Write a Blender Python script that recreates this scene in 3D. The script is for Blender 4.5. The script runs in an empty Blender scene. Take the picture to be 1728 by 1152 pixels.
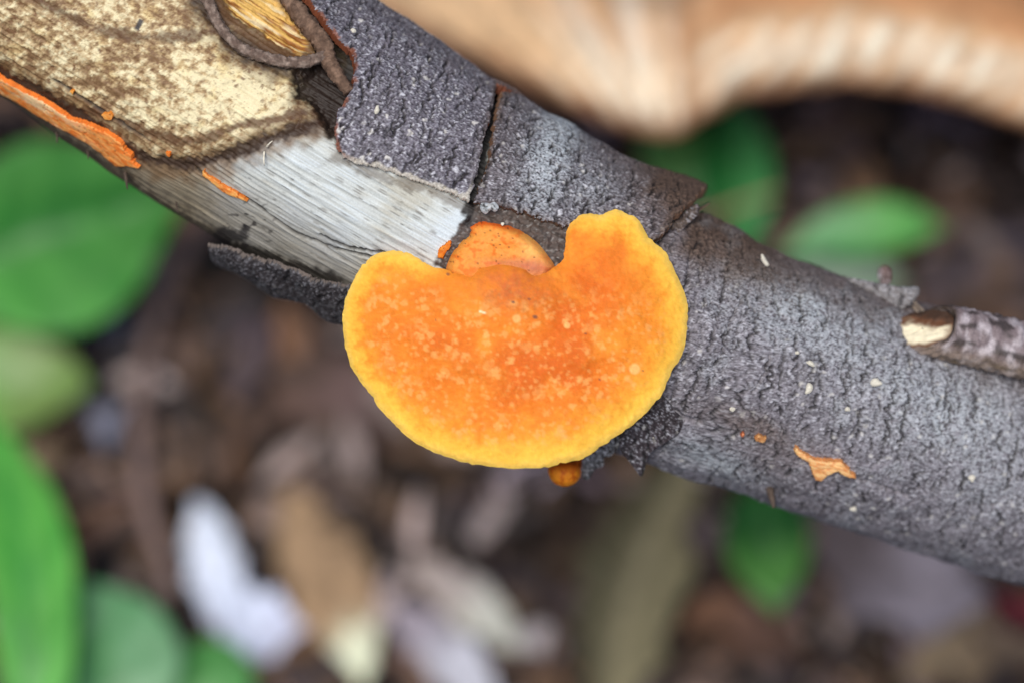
import bpy, math, random
import numpy as np
from mathutils import Vector

random.seed(4)
rng = np.random.default_rng(7)
SC = bpy.context.scene
COL = SC.collection

# ------------------------------------------------------------------ camera
U = 0.000086            # metres covered by one photograph pixel at the branch axis
D0 = 0.42               # camera to branch axis
PITCH = math.radians(68)
RIGHT = np.array([1.0, 0.0, 0.0])
FWD = np.array([0.0, math.cos(PITCH), -math.sin(PITCH)])
UP = np.array([0.0, math.sin(PITCH), math.cos(PITCH)])
TARGET = np.array([0.0, 0.0, 0.270])
CAM = TARGET - FWD * D0

cam_d = bpy.data.cameras.new('camera')
cam = bpy.data.objects.new('camera', cam_d)
COL.objects.link(cam)
cam.location = CAM.tolist()
cam.rotation_euler = (math.pi / 2 - PITCH, 0, 0)
cam_d.sensor_width = 36.0
cam_d.lens = 36.0 * D0 / (1728 * U)
cam_d.clip_start = 0.01
cam_d.clip_end = 200
cam_d.dof.use_dof = True
cam_d.dof.focus_distance = D0 - 215 * U
cam_d.dof.aperture_fstop = 7.8
SC.camera = cam

# ------------------------------------------------------------------ world, sun, exposure
SUN_EL, SUN_AZ = math.radians(76), math.radians(205)     # azimuth clockwise from +Y
world = bpy.data.worlds.new('World')
SC.world = world
world.use_nodes = True
wn = world.node_tree.nodes
sky = wn.new('ShaderNodeTexSky')
sky.sky_type = 'NISHITA'
sky.sun_disc = False
sky.sun_elevation = SUN_EL
sky.sun_rotation = SUN_AZ
sky.dust_density = 3.0
sky.ozone_density = 1.0
wn['Background'].inputs['Strength'].default_value = 0.05
world.node_tree.links.new(sky.outputs[0], wn['Background'].inputs['Color'])
sd = bpy.data.lights.new('sun', 'SUN')
sd.energy = 1.5
sd.angle = math.radians(22)
sd.color = (1.0, 0.97, 0.92)
sun = bpy.data.objects.new('sun', sd)
COL.objects.link(sun)
sdir = Vector((math.sin(SUN_AZ) * math.cos(SUN_EL), math.cos(SUN_AZ) * math.cos(SUN_EL), math.sin(SUN_EL)))
sun.rotation_euler = sdir.to_track_quat('Z', 'Y').to_euler()
sun.location = (0, 0, 3)
SC.view_settings.view_transform = 'Standard'
SC.view_settings.look = 'None'
SC.view_settings.exposure = 0.88
SC.view_settings.gamma = 1.0
SC.view_settings.use_curve_mapping = False
SC.render.engine = 'CYCLES'
SC.cycles.use_denoising = True
SC.cycles.max_bounces = 6

# ------------------------------------------------------------------ numeric helpers
def lin(r, g, b):
    c = np.array([r, g, b], float) / 255.0
    return np.where(c <= 0.04045, c / 12.92, ((c + 0.055) / 1.055) ** 2.4)

def P(px, py, w):
    """photo pixel and height w (in pixel units) above the axis plane, towards the camera -> world"""
    px, py, w = np.broadcast_arrays(np.asarray(px, float), np.asarray(py, float), np.asarray(w, float))
    dist = D0 - w * U
    x = (px - 864) * U * dist / D0
    y = (576 - py) * U * dist / D0
    return CAM + x[..., None] * RIGHT + y[..., None] * UP + dist[..., None] * FWD

def project(p):
    q = p - CAM
    dist = q @ FWD
    return 864 + (q @ RIGHT) / U * D0 / dist, 576 - (q @ UP) / U * D0 / dist, (D0 - dist) / U

def ground_w(px, py, z=0.0):
    """height w of the point of the plane z = const seen at that pixel"""
    d = (px - 864) * U / D0 * RIGHT + (576 - py) * U / D0 * UP + FWD
    t = (z - CAM[2]) / d[2]
    return (D0 - t) / U

def _hash(ix, iy, seed):
    h = (ix.astype(np.int64) * 374761393 + iy.astype(np.int64) * 668265263 + seed * 974634777) & 0xFFFFFFFF
    h = ((h ^ (h >> 13)) * 1274126177) & 0xFFFFFFFF
    h = ((h ^ (h >> 16)) * 2246822519) & 0xFFFFFFFF
    return ((h ^ (h >> 15)) & 0xFFFFFF) / float(0x1000000)

def perlin(x, y, seed=0):
    x = np.asarray(x, float); y = np.asarray(y, float)
    x, y = np.broadcast_arrays(x, y)
    ix = np.floor(x).astype(np.int64); iy = np.floor(y).astype(np.int64)
    fx = x - ix; fy = y - iy
    u = fx * fx * fx * (fx * (fx * 6 - 15) + 10); v = fy * fy * fy * (fy * (fy * 6 - 15) + 10)
    def g(dx, dy):
        a = _hash(ix + dx, iy + dy, seed) * 6.2831853
        return np.cos(a) * (fx - dx) + np.sin(a) * (fy - dy)
    n0 = g(0, 0) * (1 - u) + g(1, 0) * u
    n1 = g(0, 1) * (1 - u) + g(1, 1) * u
    return (n0 * (1 - v) + n1 * v) * 1.5

def fbm(x, y, seed=0, octaves=4, gain=0.5):
    s = 0; a = 1.0; t = 0
    for o in range(octaves):
        s = s + a * perlin(x * 2 ** o + 17.3 * o, y * 2 ** o - 9.1 * o, seed + o * 13)
        t += a; a *= gain
    return s / t

def voronoi(x, y, seed=0):
    x, y = np.broadcast_arrays(np.asarray(x, float), np.asarray(y, float))
    ix = np.floor(x).astype(np.int64); iy = np.floor(y).astype(np.int64)
    f1 = np.full(x.shape, 9.0); f2 = np.full(x.shape, 9.0); idv = np.zeros(x.shape)
    for dx in (-1, 0, 1):
        for dy in (-1, 0, 1):
            cx = ix + dx; cy = iy + dy
            d = np.hypot(cx + _hash(cx, cy, seed) - x, cy + _hash(cx, cy, seed + 5) - y)
            near = d < f1
            f2 = np.where(near, f1, np.minimum(f2, d))
            idv = np.where(near, _hash(cx, cy, seed + 9), idv)
            f1 = np.where(near, d, f1)
    return f1, f2, idv

def sstep(a, b, x):
    t = np.clip((x - a) / (b - a), 0, 1)
    return t * t * (3 - 2 * t)

def mix(c, d, m):
    m = np.clip(np.asarray(m, float), 0, 1)[..., None]
    return c * (1 - m) + np.asarray(d) * m

def smooth_closed(pts, n=6):
    p = np.asarray(pts, float); out = []
    k = len(p)
    for i in range(k):
        a, b, c, d = p[i - 1], p[i], p[(i + 1) % k], p[(i + 2) % k]
        for j in range(n):
            t = j / n
            out.append(0.5 * (2 * b + (c - a) * t + (2 * a - 5 * b + 4 * c - d) * t * t + (3 * b - a - 3 * c + d) * t ** 3))
    return np.array(out)

def spline(pts, n):
    """Catmull-Rom through the rows of pts, n samples"""
    p = np.asarray(pts, float)
    q = np.vstack([2 * p[0] - p[1], p, 2 * p[-1] - p[-2]])
    d = np.r_[0, np.cumsum(np.linalg.norm(np.diff(p[:, :2], axis=0), axis=1))]
    t = np.interp(np.linspace(0, d[-1], n), d, np.arange(len(p)))
    i = np.clip(t.astype(int), 0, len(p) - 2); f = (t - i)[:, None]
    a, b, c, e = q[i], q[i + 1], q[i + 2], q[i + 3]
    return 0.5 * (2 * b + (c - a) * f + (2 * a - 5 * b + 4 * c - e) * f ** 2 + (3 * b - a - 3 * c + e) * f ** 3)

def poly_sdf(x, y, poly, want_near=False):
    """signed distance to a closed polygon, negative inside"""
    poly = np.asarray(poly, float)
    sh = x.shape; x = x.ravel(); y = y.ravel()
    best = np.full(x.shape, 1e18); nx = np.zeros_like(x); ny = np.zeros_like(x)
    ins = np.zeros(x.shape, bool)
    for i in range(len(poly)):
        ax, ay = poly[i - 1]; bx, by = poly[i]
        ex, ey = bx - ax, by - ay
        t = np.clip(((x - ax) * ex + (y - ay) * ey) / (ex * ex + ey * ey + 1e-12), 0, 1)
        qx = ax + t * ex; qy = ay + t * ey
        d = (x - qx) ** 2 + (y - qy) ** 2
        m = d < best
        best = np.where(m, d, best)
        if want_near:
            nx = np.where(m, qx, nx); ny = np.where(m, qy, ny)
        if ay != by:
            c = ((ay > y) != (by > y)) & (x < (bx - ax) * (y - ay) / (by - ay) + ax)
            ins ^= c
    d = np.sqrt(best) * np.where(ins, -1, 1)
    if want_near:
        return d.reshape(sh), nx.reshape(sh), ny.reshape(sh)
    return d.reshape(sh)

def line_dist(x, y, pts):
    """distance to an open polyline"""
    sh = np.shape(x); x = np.ravel(x); y = np.ravel(y)
    best = np.full(x.shape, 1e18)
    for (ax, ay), (bx, by) in zip(pts[:-1], pts[1:]):
        ex, ey = bx - ax, by - ay
        t = np.clip(((x - ax) * ex + (y - ay) * ey) / (ex * ex + ey * ey + 1e-12), 0, 1)
        best = np.minimum(best, (x - ax - t * ex) ** 2 + (y - ay - t * ey) ** 2)
    return np.sqrt(best).reshape(sh)

# ------------------------------------------------------------------ mesh helpers
def make_mesh(name, verts, quads, cols=None, tris=None, smooth=True):
    verts = np.ascontiguousarray(verts, np.float32).reshape(-1, 3)
    me = bpy.data.meshes.new(name)
    quads = np.asarray(quads, np.int32).reshape(-1, 4)
    tris = np.zeros((0, 3), np.int32) if tris is None else np.asarray(tris, np.int32).reshape(-1, 3)
    nq, nt = len(quads), len(tris)
    me.vertices.add(len(verts)); me.vertices.foreach_set('co', verts.ravel())
    me.loops.add(nq * 4 + nt * 3)
    me.loops.foreach_set('vertex_index', np.concatenate([quads.ravel(), tris.ravel()]).astype(np.int32))
    me.polygons.add(nq + nt)
    me.polygons.foreach_set('loop_start', np.concatenate([np.arange(nq) * 4, nq * 4 + np.arange(nt) * 3]).astype(np.int32))
    me.polygons.foreach_set('use_smooth', np.full(nq + nt, smooth))
    me.update(calc_edges=True)
    me.validate()
    if cols is not None:
        a = me.attributes.new('Col', 'FLOAT_COLOR', 'POINT')
        rgba = np.ones((len(verts), 4), np.float32)
        rgba[:, :3] = np.clip(np.asarray(cols).reshape(-1, 3), 0, 1)
        a.data.foreach_set('color', rgba.ravel())
    return me

def obj(name, me, mat, parent=None, label=None, cat=None, group=None, kind=None):
    o = bpy.data.objects.new(name, me)
    COL.objects.link(o)
    if me is not None and mat is not None:
        me.materials.append(mat)
    if parent is not None:
        o.parent = parent
    for k, v in (('label', label), ('category', cat), ('group', group), ('kind', kind)):
        if v:
            o[k] = v
    return o

def empty(name, label, cat, group=None):
    o = bpy.data.objects.new(name, None)
    COL.objects.link(o)
    o.empty_display_size = 0.01
    o['label'] = label; o['category'] = cat
    if group:
        o['group'] = group
    return o

def grid_quads(n, m):
    i, j = np.meshgrid(np.arange(n - 1), np.arange(m - 1), indexing='ij')
    a = i * m + j
    return np.stack([a, a + m, a + m + 1, a + 1], -1).reshape(-1, 4)

def boundary_edges(quads):
    """directed edges of the kept quads that have no neighbour"""
    e = np.concatenate([quads[:, [0, 1]], quads[:, [1, 2]], quads[:, [2, 3]], quads[:, [3, 0]]]).astype(np.int64)
    N = int(quads.max()) + 1
    key = e[:, 0] * N + e[:, 1]; rev = e[:, 1] * N + e[:, 0]
    return e[~np.isin(key, rev)]

def compact(verts, cols, quads):
    used = np.unique(quads)
    remap = np.full(len(verts), -1, np.int64); remap[used] = np.arange(len(used))
    return verts[used], cols[used], remap[quads]

# ------------------------------------------------------------------ materials (all node-based)
def material(name, rough=0.7, nscale=2500, namt=0.25, bump=0.3, bdist=0.0002, bscale=None, sss=0.0, sss_r=(1, .4, .1),
             spec=0.3, sheen=0.0, base=None, trans=0.0, hue=0.0):
    m = bpy.data.materials.new(name)
    m.use_nodes = True
    nt = m.node_tree; N = nt.nodes; L = nt.links
    b = N['Principled BSDF']
    tc = N.new('ShaderNodeTexCoord')
    if base is None:
        src = N.new('ShaderNodeAttribute'); src.attribute_name = 'Col'; cs = src.outputs['Color']
    else:
        src = N.new('ShaderNodeRGB'); src.outputs[0].default_value = (*base, 1); cs = src.outputs[0]
    no = N.new('ShaderNodeTexNoise'); no.inputs['Scale'].default_value = nscale; no.inputs['Detail'].default_value = 4
    L.new(tc.outputs['Object'], no.inputs['Vector'])
    mr = N.new('ShaderNodeMapRange')
    mr.inputs['From Min'].default_value = 0.25; mr.inputs['From Max'].default_value = 0.75
    mr.inputs['To Min'].default_value = 1 - namt; mr.inputs['To Max'].default_value = 1 + namt
    L.new(no.outputs['Fac'], mr.inputs['Value'])
    mx = N.new('ShaderNodeVectorMath'); mx.operation = 'SCALE'
    L.new(cs, mx.inputs[0]); L.new(mr.outputs[0], mx.inputs['Scale'])
    L.new(mx.outputs[0], b.inputs['Base Color'])
    b.inputs['Roughness'].default_value = rough
    b.inputs['Specular IOR Level'].default_value = spec
    if sheen:
        b.inputs['Sheen Weight'].default_value = sheen
        b.inputs['Sheen Roughness'].default_value = 0.6
    if sss:
        b.inputs['Subsurface Weight'].default_value = sss
        b.inputs['Subsurface Radius'].default_value = sss_r
        b.inputs['Subsurface Scale'].default_value = 0.0012
    if bump:
        n2 = N.new('ShaderNodeTexNoise'); n2.inputs['Scale'].default_value = bscale or nscale * 1.4; n2.inputs['Detail'].default_value = 5
        L.new(tc.outputs['Object'], n2.inputs['Vector'])
        bp = N.new('ShaderNodeBump'); bp.inputs['Strength'].default_value = bump; bp.inputs['Distance'].default_value = bdist
        L.new(n2.outputs['Fac'], bp.inputs['Height'])
        L.new(bp.outputs[0], b.inputs['Normal'])
    if trans:
        tr = N.new('ShaderNodeBsdfTranslucent'); L.new(mx.outputs[0], tr.inputs['Color'])
        ms = N.new('ShaderNodeMixShader'); ms.inputs[0].default_value = trans
        L.new(b.outputs[0], ms.inputs[1]); L.new(tr.outputs[0], ms.inputs[2])
        L.new(ms.outputs[0], N['Material Output'].inputs['Surface'])
    return m

M_BARK = material('bark', rough=0.62, nscale=3200, namt=0.30, bump=0.35, bdist=0.00015, spec=0.45)
M_WOOD = material('bare_wood', rough=0.6, nscale=4000, namt=0.12, bump=0.2, bdist=0.00008, spec=0.35)
M_CAP = material('orange_fungus_skin', rough=0.72, nscale=1500, namt=0.05, bump=0.12, bdist=0.00012, bscale=3500, sss=0.15, spec=0.25)
M_CRUST = material('orange_fungus_crust', rough=0.65, nscale=2500, namt=0.12, bump=0.3, bdist=0.00012, sss=0.15, spec=0.3)
M_ROOT = material('rootlet', rough=0.8, nscale=2500, namt=0.35, bump=0.5, bdist=0.0003)
M_GREEN = material('green_leaf', rough=0.42, nscale=120, namt=0.15, bump=0.15, bdist=0.0003, bscale=300, spec=0.45, trans=0.25)
M_DEAD = material('dead_leaf', rough=0.7, nscale=250, namt=0.3, bump=0.3, bdist=0.0005, bscale=400, trans=0.12)
M_LITTER = material('leaf_litter', rough=0.7, nscale=300, namt=0.35, bump=0.3, bdist=0.0005, bscale=500)
M_SOIL = material('forest_soil', rough=0.9, nscale=160, namt=0.5, bump=0.6, bdist=0.003, bscale=250, base=tuple(lin(44, 36, 34)))

# ================================================================== SETTING: ground
def build_ground():
    n = 150
    t = np.linspace(-1, 1, n)
    g = np.sign(t) * (np.abs(t) ** 4 * 30 + np.abs(t) * 0.45)
    X, Y = np.meshgrid(g, g + 0.05, indexing='ij')
    near = np.exp(-(X ** 2 + Y ** 2) / 4)
    Z = (fbm(X * 14, Y * 14, 3) * 0.010 - 0.006) * near + fbm(X * .5, Y * .5, 8) * 0.12 * (1 - near)
    me = make_mesh('ground', np.stack([X, Y, Z], -1), grid_quads(n, n))
    obj('ground', me, M_SOIL, kind='structure', label='dark brown forest floor soil under the leaf litter')

# ================================================================== THE BRANCH
AX = np.array([
    (-2600, -1800, 0, 250), (-1300, -965, 0, 246), (-260, -286, 0, 242), (127, -34, 0, 240), (485, 200, 0, 235), (798, 390, 0, 224),
    (1000, 500, -8, 217), (1171, 588, -28, 208), (1261, 624, -44, 200), (1512, 708, -105, 199), (1800, 800, -190, 201),
    (2100, 895, -295, 202), (2900, 1150, -600, 206), (4300, 1590, -1450, 214), (7000, 2440, -3100, 220)], float)
_ax = spline(AX, 4000)
_axw = P(_ax[:, 0], _ax[:, 1], _ax[:, 2])
_axr = _ax[:, 3] * U * (D0 - _ax[:, 2] * U) / D0
_s = np.r_[0, np.cumsum(np.linalg.norm(np.diff(_axw, axis=0), axis=1))] / U
_tan = np.gradient(_axw, axis=0); _tan /= np.linalg.norm(_tan, axis=1)[:, None]
_e1 = -FWD - (_tan @ -FWD)[:, None] * _tan; _e1 /= np.linalg.norm(_e1, axis=1)[:, None]
_e2 = np.cross(_e1, _tan); _e2 *= np.sign(_e2 @ UP)[:, None]

def s_of_x(px):
    return float(np.interp(px, _ax[:, 0], _s))

def branch_frame(s):
    f = lambda a: np.stack([np.interp(s, _s, a[:, k]) for k in range(3)], -1)
    return f(_axw), f(_e1), f(_e2), np.interp(s, _s, _axr) / U

def branch_point(s, phi, dr=0.0):
    """s, phi arrays of the same shape; dr = pixels above the base surface"""
    A, e1, e2, r = branch_frame(s)
    R = (r + low(s, phi) + dr) * U
    return A + R[..., None] * (np.cos(phi)[..., None] * e1 + np.sin(phi)[..., None] * e2)

def low(s, phi):
    """slow unevenness of the branch's girth"""
    return 5.0 * perlin(s / 260.0, np.sin(phi) * 1.3 + 4, 21) + 3.0 * perlin(s / 90.0, phi * 2.0, 22)

S0, S1 = s_of_x(-170), s_of_x(1880)
def s_axis(a, b, step, coarse=22):
    f = np.arange(max(a, S0), min(b, S1) + step, step)
    l = np.arange(a, S0 - coarse * .5, coarse) if a < S0 else []
    r = np.arange(S1 + coarse, b + coarse, coarse) if b > S1 else []
    return np.concatenate([l, f, r])

# pixel -> (s, phi) lookup on the half that faces the camera
_ls = np.arange(s_of_x(-300), s_of_x(2000), 5.0)
_lp = np.linspace(-1.62, 1.62, 260)
_LS, _LP = np.meshgrid(_ls, _lp, indexing='ij')
_LX, _LY, _LW = project(branch_point(_LS, _LP, 6))

def unwrap(px, py):
    k = np.argmin((_LX - px) ** 2 + (_LY - py) ** 2)
    return float(_LS.flat[k]), float(_LP.flat[k])

def surf_w(px, py, dr=0.0):
    k = np.argmin((_LX - px) ** 2 + (_LY - py) ** 2)
    return float(_LW.flat[k]) + dr

RMEAN = 225.0
def unwrap_poly(pts):
    """entries (px,py) on the visible side, or ('b', px, phi) for points round the back -> (s, arc)"""
    out = []
    for p in pts:
        if p[0] == 'b':
            out.append((s_of_x(p[1]), p[2] * RMEAN))
        else:
            s, f = unwrap(*p)
            out.append((s, f * RMEAN))
    return np.array(out)

# ---- bark relief, shared by every piece of bark (s and arc a in photo pixels)
def crack_rows(s, a, period, seed, wig, glen, th, width, slant=0.12):
    """short wavering cracks in rows that run across the stem"""
    u = (s + slant * a) / period
    r = np.floor(u); f = u - r
    off = 0.5 + 0.5 * (_hash(r, np.zeros_like(r), seed) - 0.5) + wig / period * (perlin(a / 22, r * 3.71 + 0.3, seed) + 0.5 * perlin(a / 7, r * 2.3 + 0.6, seed + 2))
    g = sstep(th, th + 0.22, perlin(a / glen, r * 5.37 + 0.5, seed + 1))
    return sstep(width * (0.5 + 0.9 * g), 0.3, np.abs(f - off) * period) * g

def bark_relief(s, a, coarse=1.0, seed=0):
    wx = s + 4 * perlin(s / 40, a / 40, 31 + seed); wy = a + 4 * perlin(s / 34, a / 34, 32 + seed)
    k = coarse
    c1 = np.maximum(crack_rows(wx, wy, 34 * k, 33 + seed, 9 * k, 34 * k, -0.02, 2.6), 0.8 * crack_rows(wx + 9, wy, 21 * k, 133 + seed, 6 * k, 22 * k, 0.0, 2.0))
    c2 = np.maximum(crack_rows(wx, wy, 12 * k, 35 + seed, 4 * k, 16 * k, -0.05, 1.7), crack_rows(wy, wx, 17 * k, 135 + seed, 5 * k, 11 * k, 0.12, 1.6, 0.3))
    wr = fbm(wx / 9 / coarse, wy / 4.4 / coarse, 37 + seed, 3, 0.75)          # wavy wrinkles along the stem
    fine = perlin(s / 3.6, a / 2.9, 38 + seed)
    h = 2.1 * wr + 1.1 * fine + 4.0 * perlin(s / 55, a / 48, 39 + seed) - 6.0 * c1 - 2.2 * c2
    return h, c1, c2, wr, fine

def bark_colour(s, a, c1, c2, wr, fine, lichen, brown, seed=0, base=(97, 91, 101), fleck=1.0):
    n = fbm(s / 45, a / 40, 41 + seed, 3)
    c = np.broadcast_to(lin(*base), s.shape + (3,)) * (1 + 0.5 * n)[..., None]
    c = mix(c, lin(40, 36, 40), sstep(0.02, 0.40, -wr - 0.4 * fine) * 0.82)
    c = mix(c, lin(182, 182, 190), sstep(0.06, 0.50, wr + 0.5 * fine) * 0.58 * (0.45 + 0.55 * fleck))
    wx = s + 4 * perlin(s / 8, a / 8, 48 + seed); wy = a + 4 * perlin(s / 8, a / 8, 49 + seed)
    fl = sstep(0.40, 0.66, perlin(wx / 8.5, wy / 3.2, 42 + seed) + 0.35 * perlin(s / 24, a / 24, 44 + seed) + 0.2 * fine)
    c = mix(c, lin(226, 226, 234), fl * 0.62 * fleck)
    f1, _, fi = voronoi(wx / 21, wy / 21, 46 + seed)
    c = mix(c, lin(222, 218, 212), sstep(0.22, 0.10, f1) * sstep(0.80, 0.88, fi) * 0.75 * fleck)
    c = mix(c, lin(88, 70, 59) * (1 + 0.8 * fine + 0.7 * wr)[..., None], brown * 0.7)
    lm = np.clip(lichen, 0, 1) * sstep(-0.40, 0.15, wr + 0.7 * fine + 0.3 * perlin(s / 13, a / 13, 47 + seed))
    c = mix(c, lin(190, 198, 204), lm * 0.8)
    c = mix(c, lin(24, 20, 22), np.clip(c1 * 0.95 + c2 * 0.5, 0, 0.95))
    return c

def shell(name, poly, parent, base_dr, thick, mat, step=1.7, lift=0.0, lift_d=30.0, rough_edge=4.0, seed=0, colour=None,
          relief=None, rimcol=(140, 110, 90), extra=None, sink=4.0, phi_step=None, label=None, cat=None, kind=None, group=None, edge_round=5.0):
    """a skin piece lying on the branch: the part of the unwrapped stem inside poly (s, arc)"""
    poly = np.asarray(poly, float)
    s = s_axis(poly[:, 0].min() - 8, poly[:, 0].max() + 8, step)
    a0, a1 = poly[:, 1].min() - 8, poly[:, 1].max() + 8
    phi = np.arange(a0, a1, phi_step or step) / RMEAN
    Sg, Fg = np.meshgrid(s, phi, indexing='ij')
    Ag = Fg * RMEAN
    jx = rough_edge * (perlin(Sg / 16, Ag / 16, 51 + seed) + 0.7 * perlin(Sg / 5, Ag / 5, 52 + seed))
    d = poly_sdf(Sg, Ag, poly) + jx
    inside = d < 0
    n, m = Sg.shape
    q = grid_quads(n, m)
    keep = inside.ravel()[q].all(1)
    q = q[keep]
    dep = np.clip(-d, 0, None)
    prof = np.sqrt(np.clip(1 - (1 - np.clip(dep / edge_round, 0, 1)) ** 2, 0, 1))
    h = base_dr + thick * (0.35 + 0.65 * prof) + lift * np.exp(-dep / lift_d)
    info = relief(Sg, Ag) if relief else None
    if info is not None:
        h = h + info[0] * prof
    if extra is not None:
        h = h + extra(Sg, Fg, dep)
    V = branch_point(Sg, Fg, h).reshape(-1, 3)
    X, Y, W = project(V)
    X = X.reshape(n, m); Y = Y.reshape(n, m)
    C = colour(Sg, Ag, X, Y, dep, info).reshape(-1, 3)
    be = boundary_edges(q)
    bot = branch_point(Sg, Fg, base_dr - sink + (lift * np.exp(-dep / lift_d) if lift else 0) * 0.9 + (extra(Sg, Fg, dep) * .9 if extra is not None else 0)).reshape(-1, 3)
    # under surface and edge
    V2 = np.vstack([V, V, bot, bot])
    rc = np.asarray(rimcol(X, Y).reshape(-1, 3) if callable(rimcol) else np.broadcast_to(lin(*rimcol), C.shape))
    rc = rc * (1 + 0.22 * perlin(Sg / 14, Ag / 12, 57).reshape(-1, 1))
    C2 = np.vstack([C, rc, rc, rc * 0.9])
    N = len(V)
    side = np.stack([be[:, 1] + N, be[:, 0] + N, be[:, 0] + 2 * N, be[:, 1] + 2 * N], -1)
    under = q[:, ::-1] + 3 * N
    Q = np.vstack([q, side, under])
    v, c, Q = compact(V2, C2, Q)
    return obj(name, make_mesh(name, v, Q, c), mat, parent, label, cat, group, kind)

# ---- bare wood
CREAM = [(-400, -700), (-400, -150), (-60, 92), (0, 128), (80, 172), (150, 208), (250, 272), (330, 280), (385, 262), (480, 226), (552, 196), (575, 150), (640, -60), (700, -400)]
LINE1 = [(-60, 92), (0, 128), (80, 172), (150, 208), (205, 250), (262, 277), (330, 281), (385, 262), (480, 226), (556, 200)]
LINE2 = [(150, 190), (250, 226), (305, 240), (345, 238), (400, 214), (470, 200), (530, 185)]
LINE3 = [(60, 0), (150, 45), (215, 62), (300, 66), (370, 50)]
GOLD = [(350, -60), (385, 20), (440, 60), (500, 95), (530, 92), (525, 55), (480, 10), (440, -60)]
ROT = [(480, -60), (530, -20), (580, 50), (625, 90), (620, 150), (585, 200), (578, 240), (560, 228), (540, 190), (505, 160), (500, 128), (540, 104), (530, 60), (500, 10)]
ROOTSTAIN = [(330, -40), (352, 5), (372, 45), (402, 78), (440, 95), (490, 108), (540, 112), (565, 160)]
DEBRIS = [(797, 340), (782, 372), (770, 396), (752, 424), (736, 446), (770, 490), (860, 480), (950, 470), (1010, 430), (1000, 404), (960, 372), (860, 345)]
GAPLINE = [(801, 330), (804, 314), (811, 280), (821, 236), (829, 205), (836, 160)]
CRACKS = [[(330, 290), (420, 340), (500, 398), (560, 420), (640, 440)], [(540, 398), (590, 422), (650, 428)], [(90, 140), (170, 190), (250, 240)]]
GAP_DIRT_SHADE = [(355, 405), (370, 395), (420, 385), (410, 410), (365, 420)]

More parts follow.
